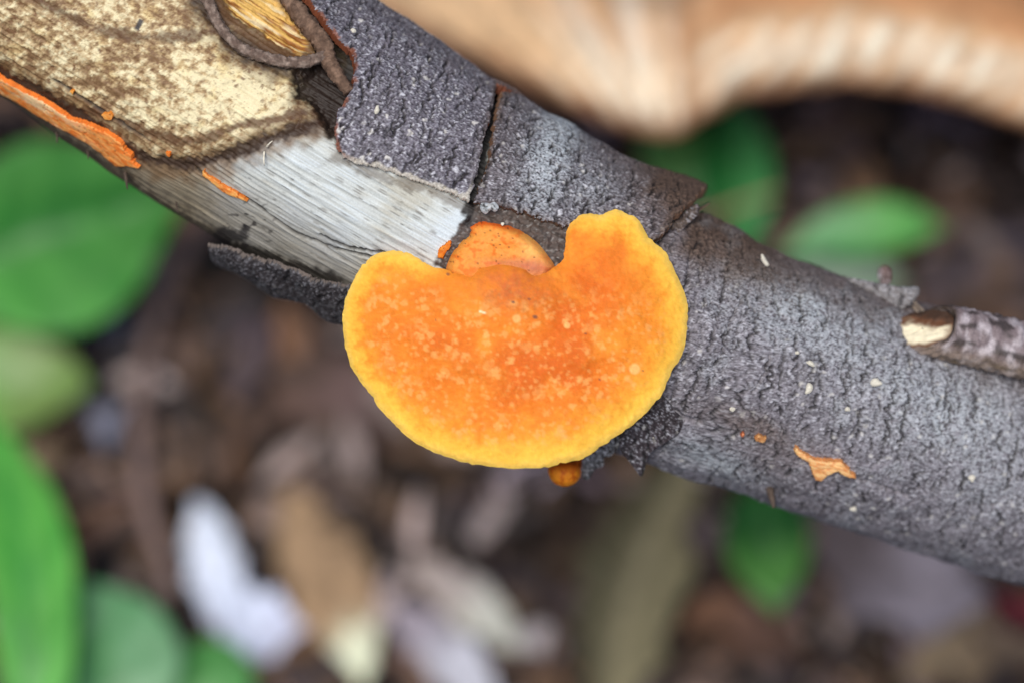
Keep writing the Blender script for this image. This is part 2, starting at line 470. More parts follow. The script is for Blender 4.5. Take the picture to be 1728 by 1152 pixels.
def build_wood(parent):
    s = s_axis(0, s_of_x(1330), 1.8)
    ph = np.concatenate([np.arange(-math.pi, -1.75, 0.06), np.arange(-1.75, 1.75, 2.0 / RMEAN), np.arange(1.75, math.pi + 0.001, 0.06)])
    ph[-1] = math.pi
    S, F = np.meshgrid(s, ph, indexing='ij')
    A = F * RMEAN
    X, Y, W = project(branch_point(S, F, 0))
    jit = 9 * perlin(X / 34, Y / 34, 61) + 5 * perlin(X / 11, Y / 11, 62) + 3 * perlin(X / 5, Y / 5, 63)
    dc = poly_sdf(X, Y, CREAM) + jit * 0.6
    cream = sstep(5, -5, dc)
    # grain
    g1 = perlin(S / 95, A / 2.6, 64); g2 = perlin(S / 210, A / 6.5, 65); g3 = perlin(S / 40, A / 1.9, 66)
    grain = 0.5 * g1 + 0.35 * g2 + 0.3 * g3
    big = fbm(X / 120, Y / 90, 67, 3)
    c = np.broadcast_to(lin(198, 203, 200), S.shape + (3,)) * (1 + 0.42 * grain)[..., None]
    c = mix(c, lin(166, 156, 130), sstep(0.05, 0.5, big + 0.3 * g2) * 0.5)
    c = mix(c, lin(208, 222, 234), sstep(0.0, 0.5, -big + 0.4 * g1) * 0.5)
    # weathered, dirtier flank towards the underside of the stem
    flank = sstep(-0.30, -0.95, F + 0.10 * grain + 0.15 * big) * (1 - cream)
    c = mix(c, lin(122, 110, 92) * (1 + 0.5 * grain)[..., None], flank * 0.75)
    toleft = sstep(420, 300, X + jit * 2) * (1 - cream) * sstep(-0.1, -0.4, F)
    c = mix(c, lin(132, 116, 86) * (1 + 0.4 * grain)[..., None], toleft * 0.6)
    # short dark specks along the grain
    v1, v2, vid = voronoi(S / 17, A / 6.0, 68)
    sp = sstep(0.30, 0.10, v1 + 0.25 * perlin(S / 9, A / 5, 60)) * sstep(0.76, 0.95, vid) * sstep(-0.3, 0.3, big + 0.5 * perlin(X / 60, Y / 60, 59))
    c = mix(c, lin(52, 44, 38), sp * (1 - cream) * 0.7)
    dk = sstep(0.36, 0.66, perlin(S / 34, A / 2.0, 69) + 0.3 * big)
    c = mix(c, lin(88, 78, 68), dk * (1 - cream) * 0.6)
    # cream-coloured decayed zone with brown mottling
    cc = np.broadcast_to(lin(232, 219, 178), S.shape + (3,)) * (1 + 0.16 * grain)[..., None]
    yel = sstep(0.1, 0.5, fbm(X / 50, Y / 50, 71, 3))
    cc = mix(cc, lin(226, 198, 130), yel * 0.55)
    dens = 0.45 * fbm(X / 75, Y / 55, 72, 3) + 0.16 * sstep(380, 120, X) + 0.12 * sstep(-0.1, 0.5, F - 0.25) + 0.10
    dens = dens - 0.32 * np.exp(-(((X - 410) / 110) ** 2 + ((Y - 165) / 55) ** 2)) - 0.2 * np.exp(-(((X - 170) / 90) ** 2 + ((Y - 25) / 28) ** 2))
    mot = fbm(X / 19, Y / 15, 73, 4, 0.72) + dens
    cc = mix(cc, lin(166, 130, 84), sstep(-0.15, 0.22, mot) * 0.72)
    cc = mix(cc, lin(112, 78, 48), sstep(0.14, 0.52, mot) * 0.8)
    ring1, ring2, rid = voronoi(X / 12, Y / 12, 74)
    cc = mix(cc, lin(112, 76, 48), sstep(0.36, 0.14, ring1 + 0.3 * perlin(X / 5, Y / 5, 58)) * sstep(0.70, 0.95, rid) * 0.8)
    fleck = sstep(0.30, 0.5, perlin(X / 4.5, Y / 4.5, 57) + 0.5 * mot)
    cc = mix(cc, lin(96, 66, 42), fleck * 0.4)
    c = mix(c, cc, cream)
    # zone lines, rot, golden streak
    l1 = line_dist(X, Y, LINE1) + jit * 0.7; l2 = line_dist(X, Y, LINE2) + jit * 0.6; l3 = line_dist(X, Y, LINE3) + jit
    c = mix(c, lin(116, 86, 54), sstep(46, 6, l1 + 14 * perlin(X / 18, Y / 18, 56)) * 0.75)
    c = mix(c, lin(54, 37, 27), sstep(16, 4, l1 + 5 * perlin(X / 9, Y / 9, 55)) * 0.92)
    c = mix(c, lin(98, 68, 44), sstep(11, 3, l2) * 0.85)
    l4 = line_dist(X, Y, ROOTSTAIN) + 1.3 * jit
    c = mix(c, lin(92, 66, 42), sstep(52, 14, l4) * 0.85)
    c = mix(c, lin(48, 34, 26), sstep(26, 8, l4) * 0.85)
    c = mix(c, lin(70, 48, 34), sstep(95, 30, np.hypot(X - 560, (Y - 175) * 1.3) + 1.6 * jit) * 0.85)
    c = mix(c, lin(88, 60, 40), sstep(14, 2, l3) * 0.75)
    dg = poly_sdf(X, Y, GOLD) + jit * 0.8
    c = mix(c, lin(96, 66, 38), sstep(26, 6, dg) * 0.85)
    gold = mix(np.broadcast_to(lin(222, 178, 96), c.shape), lin(142, 88, 34), sstep(-0.1, 0.4, perlin(S / 50, A / 5, 75) + 0.006 * (Y - 20)))
    gold = mix(gold, lin(236, 220, 176), sstep(0.1, 0.5, perlin(S / 60, A / 7, 76)) * 0.7)
    c = mix(c, gold, sstep(2, -10, dg))
    dr = poly_sdf(X, Y, ROT) + jit
    c = mix(c, lin(38, 28, 23), sstep(10, -4, dr) * 0.94)
    # dirty seam under the bark plate's lower edge, debris round the fungus foot, dirt in the crack
    seam = line_dist(X, Y, [(570, 268), (640, 296), (720, 318), (790, 352)]) + jit * 0.9
    c = mix(c, lin(92, 76, 60), sstep(16, 3, seam) * 0.6)
    ddb = poly_sdf(X, Y, DEBRIS) + jit * 0.9
    deb = mix(np.broadcast_to(lin(70, 54, 46), c.shape) * (1 + 0.9 * fbm(X / 7, Y / 7, 54, 3))[..., None], lin(150, 146, 142), sstep(0.3, 0.6, perlin(X / 6, Y / 6, 53)) * 0.6)
    c = mix(c, deb, sstep(4, -4, ddb) * 0.95)
    gap = line_dist(X, Y, GAPLINE)
    c = mix(c, lin(22, 18, 18), sstep(20, 11, gap + 0.5 * jit) * 0.97)
    c = mix(c, lin(26, 21, 20), sstep(14, 5, line_dist(X, Y, [(796, 340), (788, 360), (792, 372)]) + 0.8 * jit) * 0.95)
    under = poly_sdf(X, Y, [(352, 398), (420, 418), (500, 446), (600, 482), (700, 530), (700, 620), (500, 520), (400, 450), (352, 430)]) + 0.8 * jit  # dirt plus the shadow in the gap behind the peeled strip, painted dark
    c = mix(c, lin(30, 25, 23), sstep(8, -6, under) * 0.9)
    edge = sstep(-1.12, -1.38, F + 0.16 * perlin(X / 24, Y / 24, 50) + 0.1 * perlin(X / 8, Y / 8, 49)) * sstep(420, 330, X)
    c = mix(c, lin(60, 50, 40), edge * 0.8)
    ck = np.full(S.shape, 99.0)
    for L in CRACKS:
        ck = np.minimum(ck, line_dist(X + 0.35 * jit, Y + 0.35 * jit, L))
    c = mix(c, lin(34, 28, 24), sstep(3.2, 1.0, ck) * 0.9)
    dd = poly_sdf(X, Y, GAP_DIRT_SHADE) + jit * 1.1  # left end of that gap: dirt and shade painted into the wood colour
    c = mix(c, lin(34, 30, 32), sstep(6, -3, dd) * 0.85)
    spl = sstep(0.45, 0.6, perlin(X / 14, Y / 9, 77)) * sstep(70, 20, np.hypot(X - 420, Y - 385))
    c = mix(c, lin(36, 32, 32), spl * 0.8)
    dash = sstep(5.5, 3, np.abs((X - 234) * 0.86 + (Y - 42) * 0.5)) * sstep(12, 8, np.abs((Y - 42) * 0.86 - (X - 234) * 0.5))
    c = mix(c, lin(60, 58, 62), dash * 0.95)
    # relief
    h = 1.6 * g1 + 2.2 * g2 + 1.0 * g3 - 6.0 * sstep(3.6, 0.5, ck) - 2.0 * sp
    h = h + cream * (2.4 * fbm(X / 18, Y / 18, 78, 3) - 1.5 * sstep(0.05, 0.4, mot)) - 5 * sstep(20, 0, l1) * sstep(-1, 0.4, perlin(X / 14, Y / 14, 79))
    h = h - 26 * sstep(14, -14, dr) - 9 * sstep(6, -16, dg) - 16 * sstep(18, 9, gap) + sstep(4, -6, ddb) * (6 * fbm(X / 9, Y / 9, 52, 3) + 2)
    front = sstep(2.3, 1.7, np.abs(F))
    back = sstep(s_of_x(990), s_of_x(1120), S)
    V = branch_point(S, F, h * front - 30 * back - 3)
    n, m = S.shape
    q = grid_quads(n, m)
    # ragged end cap at the far left, out of the picture
    Vc = V.reshape(-1, 3)
    endc = Vc[:m].mean(0)
    Vc = np.vstack([Vc, endc[None]])
    cols = np.vstack([c.reshape(-1, 3), lin(150, 130, 100)[None]])
    tri = np.stack([np.arange(m - 1), np.arange(1, m), np.full(m - 1, n * m)], -1)
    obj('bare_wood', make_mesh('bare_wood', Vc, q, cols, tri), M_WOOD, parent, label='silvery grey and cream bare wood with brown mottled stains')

def blob(X, Y, cx, cy, rx, ry, rot=0.0):
    c, s_ = math.cos(rot), math.sin(rot)
    u = (X - cx) * c + (Y - cy) * s_; v = -(X - cx) * s_ + (Y - cy) * c
    return np.exp(-((u / rx) ** 2 + (v / ry) ** 2))

def plate_colour(seed, base):
    def f(S, A, X, Y, dep, info):
        h, c1, c2, wr, fine = info
        jit = 14 * perlin(X / 26, Y / 26, 81)
        lich = 1.0 * blob(X + jit, Y, 925, 265, 38, 95, 0.28) + 0.6 * blob(X, Y + jit, 960, 200, 30, 45, 0) + 0.35 * blob(X, Y + jit, 1000, 320, 50, 40)
        brown = sstep(0.75, 1.35, A / RMEAN + 0.2 * perlin(X / 30, Y / 30, 82)) * 0.35 + 1.0 * blob(X + jit, Y, 1150, 330, 75, 50, 0.6) + 0.35 * blob(X, Y, 850, 250, 40, 120)
        brown = brown + 0.5 * sstep(900, 1150, X) + 0.6 * sstep(14, 3, dep) * sstep(780, 830, X)
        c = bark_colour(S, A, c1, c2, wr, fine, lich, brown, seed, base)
        rimw = 1 + 0.5 * perlin(X / 14, Y / 14, 83)
        low_e = sstep(9, 5, dep / rimw) * sstep(245, 275, Y) * sstep(800, 790, X)
        c = mix(c, lin(196, 190, 178) * (1 + 0.4 * fine)[..., None], low_e * 0.85)
        return mix(c, lin(128, 74, 50) * (1 + 0.4 * fine)[..., None], sstep(8, 4, dep / rimw) * sstep(275, 255, Y) * sstep(612, 598, X) * sstep(-0.15, 0.25, perlin(X / 20, Y / 20, 84) + 0.5 * np.exp(-((Y - 225) / 40) ** 2)) * 0.85)
    return f

def right_colour(S, A, X, Y, dep, info):
    h, c1, c2, wr, fine = info
    jx = 40 * perlin(X / 60, Y / 60, 85)
    lich = 0.72 * blob(X + jx, Y, 1370, 540, 140, 55, 0.35) + 0.7 * blob(X + jx, Y, 1600, 690, 160, 75, 0.3) + 0.85 * blob(X + jx * .5, Y, 1200, 775, 75, 26, 0.45) \
        + 0.35 * blob(X, Y + jx, 1680, 830, 90, 60) + 0.3 * sstep(0.1, 0.5, fbm(X / 70, Y / 60, 86, 3))
    brown = 0.9 * blob(X + jx * .6, Y, 1225, 430, 110, 60, 0.5) + 0.95 * sstep(0.40, 1.05, A / RMEAN + 0.3 * perlin(X / 40, Y / 40, 87)) + 0.8 * blob(X + jx, Y, 1260, 715, 85, 22, 0.4) + 0.4 * blob(X, Y, 1310, 770, 80, 40, .4)
    return bark_colour(S, A, c1, c2, wr, fine, lich, brown, 3, (119, 114, 121), 0.75)

def build_branch():
    br = empty('dead_branch', 'thick dead branch slanting over the leaf litter, bark half peeled from pale wood', 'branch')
    build_wood(br)
    # bark plate left of the crack
    top = [('b', 840, 1.9), ('b', 840, 3.0), ('b', 300, 3.0), ('b', 250, 1.75)]
    left = [(505, -12), (532, 24), (558, 60), (590, 92), (598, 116), (590, 152), (568, 186), (561, 215), (570, 250), (582, 270)]
    def rim_a(X, Y):
        lower = sstep(575, 610, X) * sstep(240, 275, Y)
        return mix(np.broadcast_to(lin(128, 72, 48), X.shape + (3,)), lin(206, 200, 186), lower)
    p1 = unwrap_poly(left + [(640, 288), (700, 305), (745, 322), (793, 344), (798, 320), (806, 285), (816, 240), (824, 205), (831, 166), (836, 150)])
    p1 = np.vstack([p1, unwrap_poly(top)])
    shell('bark_plate', p1, br, -2, 15, M_BARK, 1.6, lift=5, lift_d=22, rough_edge=2.6, seed=1, edge_round=9, relief=lambda s, a: bark_relief(s, a, 1.0, 1),
          colour=plate_colour(1, (106, 101, 111)), rimcol=rim_a, label='grey cracked bark plate with a torn reddish edge')
    # bark plate right of the crack: its end stands clear of the stem
    p2 = unwrap_poly([(842, 160), (838, 190), (829, 232), (817, 285), (808, 318), (803, 345), (835, 350), (880, 362), (930, 376), (975, 388), (1020, 402), (1080, 425), (1112, 410), (1128, 384), (1150, 366), (1180, 346), (1192, 328)])
    p2 = np.vstack([p2, unwrap_poly([('b', 1045, 1.62), ('b', 960, 3.0), ('b', 842, 3.0)])])
    sA, sB = s_of_x(930), s_of_x(1075)
    ext = lambda S, F, dep: 20 * sstep(sA, sB, S) * sstep(0.1, 0.9, F) + 6 * sstep(sA, sB, S)
    shell('bark_plate', p2, br, -2, 15, M_BARK, 1.6, lift=4, lift_d=18, rough_edge=5, seed=2, relief=lambda s, a: bark_relief(s, a, 1.0, 2),
          colour=plate_colour(2, (101, 96, 103)), rimcol=(112, 84, 66), extra=ext, label='grey bark plate with pale lichen and a lifted broken tip')
    # bark that still sheathes the lower part of the stem
    p3 = unwrap_poly([(1190, 352), (1160, 362), (1118, 388), (1080, 425), (1060, 470), (1035, 520), (1020, 580), (1030, 640), (1035, 700), (1010, 735), (990, 760)])
    ends = s_of_x(6900)
    p3 = np.vstack([[(s_of_x(1080), 3.14 * RMEAN)], p3, [(s_of_x(1000), -1.75 * RMEAN), (s_of_x(1000), -3.14 * RMEAN), (ends, -3.14 * RMEAN), (ends, 3.14 * RMEAN)]])
    FISS = [[(1168, 430), (1163, 462), (1158, 490), (1149, 502)], [(1112, 672), (1132, 690), (1152, 704), (1180, 712)], [(1440, 806), (1480, 816), (1530, 836)], [(1255, 500), (1240, 530), (1228, 556)], [(1300, 600), (1290, 630), (1270, 660)]]
    def dent(S, F, dep):
        X, Y, _ = project(branch_point(S, F, 0))
        j = 4 * perlin(X / 12, Y / 12, 88)
        fd = np.minimum.reduce([line_dist(X + j, Y + j, L) / w_ for L, w_ in zip(FISS, (1.3, 1.5, .8, .6, .6))])
        return -5 * np.exp(-dep / 14) - 9 * sstep(4.5, 1.0, fd) * (np.cos(F) > 0)
    shell('bark', p3, br, -12, 13, M_BARK, 2.1, lift=0, rough_edge=8, seed=3, relief=lambda s, a: bark_relief(s, a, 1.15, 3),
          colour=right_colour, rimcol=(70, 56, 52), extra=dent, label='rough grey bark with pale lichen patches on the lower stem')
    # peeled strip along the underside, standing off the wood
    sa, sb = s_of_x(545), s_of_x(1010)
    u0 = np.array([(s_of_x(506), -1.95), (s_of_x(496), -1.60), (s_of_x(492), -1.28), (s_of_x(512), -1.14), (s_of_x(560), -1.10), (s_of_x(590), -1.00), (s_of_x(640), -0.97), (s_of_x(700), -0.86), (s_of_x(800), -0.84), (s_of_x(1010), -0.9),
                   (s_of_x(1040), -2.4), (s_of_x(700), -2.5)])
    u0[:, 1] *= RMEAN
    extf = lambda S, F, dep: 10 * sstep(s_of_x(1000), s_of_x(700), S) + 12 * sstep(s_of_x(700), s_of_x(500), S) + 6 * perlin(S / 60, F * 3, 5) - 8 * np.exp(-dep / 10)
    def flap_col(S, A, X, Y, dep, info):
        h, c1, c2, wr, fine = info
        return bark_colour(S, A, c1, c2, wr, fine, 0.12 * sstep(0.3, .6, perlin(X / 9, Y / 9, 6)), 0.15, 5, (44, 42, 46), 0.25)
    shell('bark_strip', u0, br, 2, 13, M_BARK, 1.7, lift=0, rough_edge=4, seed=5, relief=lambda s, a: bark_relief(s, a, 1.0, 5), colour=flap_col,
          rimcol=(104, 94, 88), extra=extf, sink=-5, label='dark peeled bark strip standing off the underside of the wood')
    return br

# ------------------------------------------------------------------ pads: flat-grown pieces drawn as an outline with real thickness
def pad(name, outline, wtop, wbot, colour, mat, parent=None, res=2.0, rim=18.0, rim_h=10.0, noise=None, smooth_n=6, label=None, cat=None, group=None, kind=None, under=None, under_name=None, under_mat=None, ragged=0.0):
    poly = smooth_closed(outline, smooth_n) if smooth_n else np.asarray(outline, float)
    if ragged:
        tn = np.roll(poly, -1, 0) - np.roll(poly, 1, 0); tn /= np.linalg.norm(tn, axis=1)[:, None]
        arc = np.cumsum(np.linalg.norm(poly - np.roll(poly, 1, 0), axis=1))
        dpl = ragged * (0.8 * perlin(arc / 17, 0 * arc, 171) + 0.7 * perlin(arc / 6.5, 0 * arc, 172) - 1.1 * sstep(0.45, 0.7, perlin(arc / 9, 0 * arc + 5, 173)))
        poly = poly + np.stack([tn[:, 1], -tn[:, 0]], -1) * dpl[:, None]
    x = np.arange(poly[:, 0].min() - res, poly[:, 0].max() + 2 * res, res)
    y = np.arange(poly[:, 1].min() - res, poly[:, 1].max() + 2 * res, res)
    X, Y = np.meshgrid(x, y, indexing='ij')
    d, nx, ny = poly_sdf(X, Y, poly, True)
    n, m = X.shape
    q = grid_quads(n, m)
    q = q[(d.ravel()[q] < 0.25 * res).all(1)]
    be = boundary_edges(q)
    bv = np.unique(be)
    Xf, Yf, df = X.ravel().copy(), Y.ravel().copy(), d.ravel().copy()
    Xf[bv], Yf[bv], df[bv] = nx.ravel()[bv], ny.ravel()[bv], 0.0
    dep = np.clip(-df, 0, None)
    k = np.clip(dep / rim, 0, 1)
    prof = 1 - (1 - k) ** 2.2
    w0 = wtop(Xf, Yf, dep)
    Wt = w0 - rim_h * (1 - prof) + (noise(Xf, Yf, dep) * np.clip(dep / 4, 0, 1) if noise else 0)
    Wb = np.minimum(w0 - rim_h * 1.05, w0 - rim_h - (w0 - rim_h - wbot(Xf, Yf, dep)) * np.clip(dep / 10, 0, 1) ** 0.7)
    T = P(Xf, Yf, Wt); B = P(Xf, Yf, Wb)
    C = colour(Xf, Yf, dep)
    N = len(T)
    uc = under(Xf, Yf, dep) if under else C * 0.8
    side = np.stack([be[:, 1] + 2 * N, be[:, 0] + 2 * N, be[:, 0] + N, be[:, 1] + N], -1)
    if under_name:
        v, c, Q = compact(np.vstack([T, B, T]), np.vstack([C, C, C]), np.vstack([q, side]))
        o = obj(name, make_mesh(name, v, Q, c), mat, parent, label, cat, group, kind)
        v, c, Q = compact(B, uc, q[:, ::-1])
        obj(under_name, make_mesh(under_name, v, Q, c), under_mat or mat, parent if parent is not None else o)
    else:
        v, c, Q = compact(np.vstack([T, B, T]), np.vstack([C, uc, C]), np.vstack([q, side, q[:, ::-1] + N]))
        o = obj(name, make_mesh(name, v, Q, c), mat, parent, label, cat, group, kind)
    return o

CAP = [(585, 499), (596, 474), (612, 447), (633, 430), (660, 423), (686, 426), (707, 437), (728, 449), (755, 456), (782, 465), (797, 466),
       (812, 453), (847, 447), (883, 454), (902, 466), (922, 459), (937, 450), (950, 436), (954, 412), (956, 391), (966, 374), (982, 363), (998, 360), (1014, 364),
       (1025, 357), (1040, 354), (1057, 360), (1072, 367), (1082, 378), (1093, 398), (1108, 413), (1122, 424), (1132, 443), (1143, 466), (1154, 491), (1161, 520),
       (1160, 549), (1156, 581), (1151, 599), (1138, 619), (1130, 635), (1116, 667), (1091, 695), (1062, 721), (1026, 745), (1001, 763), (980, 774), (951, 781),
       (919, 788), (872, 790), (833, 787), (790, 781), (750, 769), (714, 754), (682, 732), (657, 707), (634, 680), (625, 664), (607, 642), (592, 617), (582, 581), (578, 546), (580, 517)]

def build_bracket():
    root = empty('bracket_fungus', 'large kidney-shaped orange bracket fungus with a yellow rim, growing from the branch', 'fungus')
    def wtop(X, Y, dep):
        u = (X - 868) / 290; v = (Y - 460) / 330
        w = 246 + 42 * v - 34 * u * u + 26 * np.exp(-((X - 850) / 130) ** 2 - ((Y - 500) / 90) ** 2)
        w = w + 20 * (1 - np.exp(-dep / 70)) - 16 * blob(X, Y, 985, 470, 75, 60, 0.6) - 9 * blob(X, Y, 760, 500, 60, 50)
        w = w + 9 * perlin(X / 110, Y / 95, 91) + 5 * np.sin(dep / 20 + 0.8 * perlin(X / 60, Y / 60, 94)) * sstep(18, 60, dep) * sstep(480, 620, Y)
        return w
    def wbot(X, Y, dep):
        return wtop(X, Y, dep) - 16 - 46 * np.exp(-((X - 850) / 170) ** 2 - ((Y - 470) / 150) ** 2) - 10 * sstep(0, 60, dep)
    def noise(X, Y, dep):
        f1, f2, i = voronoi(X / 15, Y / 15, 92)
        return 1.5 * fbm(X / 8, Y / 8, 93, 3) + 1.0 * np.sin(dep / 13) * sstep(10, 30, dep) + 0.9 * sstep(0.4, 0.1, f1) * (i > 0.45) + 2.0 * perlin(X / 26, Y / 26, 95)
    def colour(X, Y, dep):
        n = fbm(X / 70, Y / 60, 96, 3); mott = fbm(X / 11, Y / 8, 90, 3); n2 = fbm(X / 16, Y / 14, 97, 3); n3 = perlin(X / 5, Y / 5, 98)
        ang = np.arctan2(Y - 570, X - 870)
        c = np.broadcast_to(lin(236, 136, 38), X.shape + (3,)) * (1 + 0.08 * n2)[..., None]
        red = blob(X, Y, 1000, 510, 75, 120, 0.55) * 0.9 + blob(X, Y, 900, 625, 150, 65, 0.1) * 0.75 + blob(X, Y, 720, 560, 80, 55, .2) * 0.35 + 0.55 * n + 0.15 * n2
        c = mix(c, lin(216, 96, 26), np.clip(red, 0, 1) * 0.8)
        c = mix(c, lin(243, 150, 44), blob(X, Y, 1085, 560, 60, 110) * 0.5)
        c = mix(c, lin(247, 160, 58), sstep(.1, .5, -n) * 0.4)
        c = mix(c, lin(250, 168, 78), sstep(0.12, 0.5, mott) * 0.35 * sstep(440, 540, Y))
        c = mix(c, lin(230, 106, 20), sstep(0.12, 0.5, -mott) * 0.25)
        # yellow growing rim
        wid = 20 + 16 * np.clip(np.sin(ang), 0, 1) + 9 * np.clip(np.cos(ang), 0, 1) + 10 * perlin(X / 38, Y / 38, 99) + 14 * n2 + 4 * n3
        nf = sstep(80, 175, np.hypot(X - 855, Y - 440)); wid = wid * (0.3 + 0.7 * nf)
        k = dep / np.maximum(wid, 4)
        c = mix(c, lin(244, 164, 50), sstep(2.6, 0.7, k) * 0.8 * nf)
        c = mix(c, lin(252, 194, 72), sstep(1.5, 0.3, k) * 0.95 * nf)
        c = mix(c, lin(254, 214, 108), sstep(0.5, 0.1, k) * 0.5 * nf)
        # pale soft dots
        for sc, th, sd, am in ((17, 0.58, 101, 0.52), (10, 0.66, 104, 0.42), (27, 0.78, 107, 0.34)):
            f1, f2, i = voronoi(X / sc + 0.3 * n2, Y / sc, sd)
            r = 0.16 + 0.20 * ((i * 37) % 1)
            m = sstep(r + 0.22, r - 0.12, f1 + 0.35 * n3 * 0.6) * (i > th) * sstep(-0.5, 0.15, perlin(X / 60, Y / 60, sd + 2) + 0.25)
            m = m * sstep(430, 520, Y + 0.2 * (900 - X)) * sstep(22, 50, dep)
            c = mix(c, lin(246, 180, 102), m * am)
        bigdot = sstep(11, 7, np.hypot(X - 1071, Y - 622)) + sstep(7, 4, np.hypot(X - 957, Y - 549)) + sstep(9, 5, np.hypot(X - 872, Y - 538))
        c = mix(c, lin(248, 196, 120), np.clip(bigdot, 0, 1) * 0.7)
        # browner, rubbed patch near the attachment
        base = blob(X, Y, 862, 474, 60, 26) + 0.55 * blob(X, Y, 870, 505, 60, 22)
        c = mix(c, lin(206, 104, 52), np.clip(base * (0.8 + 1.0 * n2), 0, 1) * 0.8)
        c = mix(c, lin(196, 124, 60), sstep(0.25, 0.6, n3 + n2) * blob(X, Y, 870, 500, 60, 30) * 0.7)
        for (sx, sy, r) in ((903, 535, 5.5), (756, 463, 4), (866, 510, 4), (893, 505, 3.5), (1085, 625, 2.4), (988, 563, 2.6), (1012, 640, 2.4), (735, 540, 2)):
            c = mix(c, lin(92, 66, 66), sstep(r, r * 0.4, np.hypot((X - sx) * 0.8 + (Y - sy) * 0.5, (Y - sy) * 1.2 - (X - sx) * 0.5)) * 0.8)
        fib = sstep(2.6, 1.2, np.abs((Y - 527) - 0.3 * (X - 814))) * sstep(7, 4, np.abs(X - 814))
        c = mix(c, lin(255, 236, 190), fib * 0.8)
        vel = perlin(X / 2.7, Y / 2.7, 89) + 0.6 * perlin(X / 6, Y / 6, 88)
        zone = np.sin(dep / 13 + 1.4 * n2 + 2.0 * n) * sstep(10, 30, dep)
        return c * (1 + 0.09 * vel + 0.035 * zone)[..., None]
    def under(X, Y, dep):
        f1, f2, i = voronoi(X / 5, Y / 5, 109)
        return mix(np.broadcast_to(lin(226, 96, 26), X.shape + (3,)), lin(120, 40, 12), sstep(0.4, 0.2, f1))
    pad('cap', CAP, wtop, wbot, colour, M_CAP, root, res=2.0, rim=14, rim_h=6, noise=noise, ragged=2.2, under=under, under_name='pore_surface', under_mat=M_CRUST)
    # short thick foot that joins the cap to the wood
    foot = [(800, 470), (850, 452), (900, 468), (915, 500), (880, 530), (830, 530), (795, 500)]
    pad('foot', foot, lambda X, Y, d: wtop(X, Y, np.full_like(X, 40)) - 34, lambda X, Y, d: np.full_like(X, 190.0),
        lambda X, Y, d: np.broadcast_to(lin(200, 92, 36), X.shape + (3,)) * (1 + 0.2 * fbm(X / 9, Y / 9, 110))[..., None], M_CRUST, root, res=3, rim=12, rim_h=6)
    # smaller bracket pressed against the wood behind the cap
    small = [(753, 456), (758, 438), (768, 420), (780, 405), (791, 394), (790, 382), (802, 374), (820, 372), (850, 378), (878, 389), (906, 409), (924, 431), (936, 450), (928, 464), (905, 492), (850, 505), (790, 490), (765, 470)]
    def sc(X, Y, dep):
        n2 = fbm(X / 14, Y / 11, 111, 3)
        c = np.broadcast_to(lin(238, 154, 64), X.shape + (3,)) * (1 + 0.15 * n2)[..., None]
        c = mix(c, lin(232, 116, 30), sstep(0.0, 0.35, n2 + 0.3 * perlin(X / 30, Y / 30, 112)) * 0.85)
        c = mix(c, lin(226, 92, 22), sstep(14, 4, dep) * sstep(400, 380, Y) * 0.9)
        c = mix(c, lin(250, 196, 110), blob(X, Y, 900, 425, 22, 30, -.6) * 0.6)
        c = mix(c, lin(198, 116, 84), blob(X, Y, 905, 455, 30, 14) * 0.8 + blob(X, Y, 860, 445, 45, 10) * 0.6)
        f1, f2, i = voronoi(X / 9, Y / 9, 113)
        return mix(c, lin(96, 50, 26), sstep(0.2, 0.1, f1) * (i > 0.80) * 0.8)
    pad('small_bracket', small, lambda X, Y, d: 226 + 0.10 * (Y - 372) + 14 * (1 - np.exp(-d / 16)) + 7 * blob(X, Y, 880, 410, 50, 14, 0.6) - 8 * blob(X, Y, 850, 425, 40, 14),
        lambda X, Y, d: np.full_like(X, 176.0), sc, M_CRUST, None, res=1.8, rim=14, rim_h=14, noise=lambda X, Y, d: 2.6 * fbm(X / 13, Y / 9, 114, 3),
        label='small half-round orange bracket tucked behind the large orange cap', cat='fungus')
    knob = [(925, 790), (934, 781), (953, 777), (972, 781), (980, 792), (978, 806), (966, 817), (950, 820), (935, 814), (927, 802)]
    kr = empty('fungus_knob', 'tiny rounded orange knob below the large cap', 'fungus')
    stick('stalk', [(953, 796, 62), (966, 786, 46), (990, 764, 24), (1012, 738, 10)], [13, 12, 15, 18], M_CRUST, ((196, 96, 24), (150, 78, 30)), None, None, kr, n=24, bump=0.15, seed=31)
    pad('cap', knob, lambda X, Y, d: 84 + 8 * (1 - np.exp(-d / 10)) - 0.02 * ((X - 953) ** 2 + (Y - 798) ** 2), lambda X, Y, d: np.full_like(X, 40.0),
        lambda X, Y, d: mix(np.broadcast_to(lin(236, 142, 30), X.shape + (3,)), lin(206, 98, 14), sstep(-.1, .5, fbm(X / 9, Y / 9, 115)) + sstep(800, 784, Y)), M_CRUST, kr, res=1.8, rim=8, rim_h=6,
        noise=lambda X, Y, d: 1.4 * fbm(X / 6, Y / 6, 116))

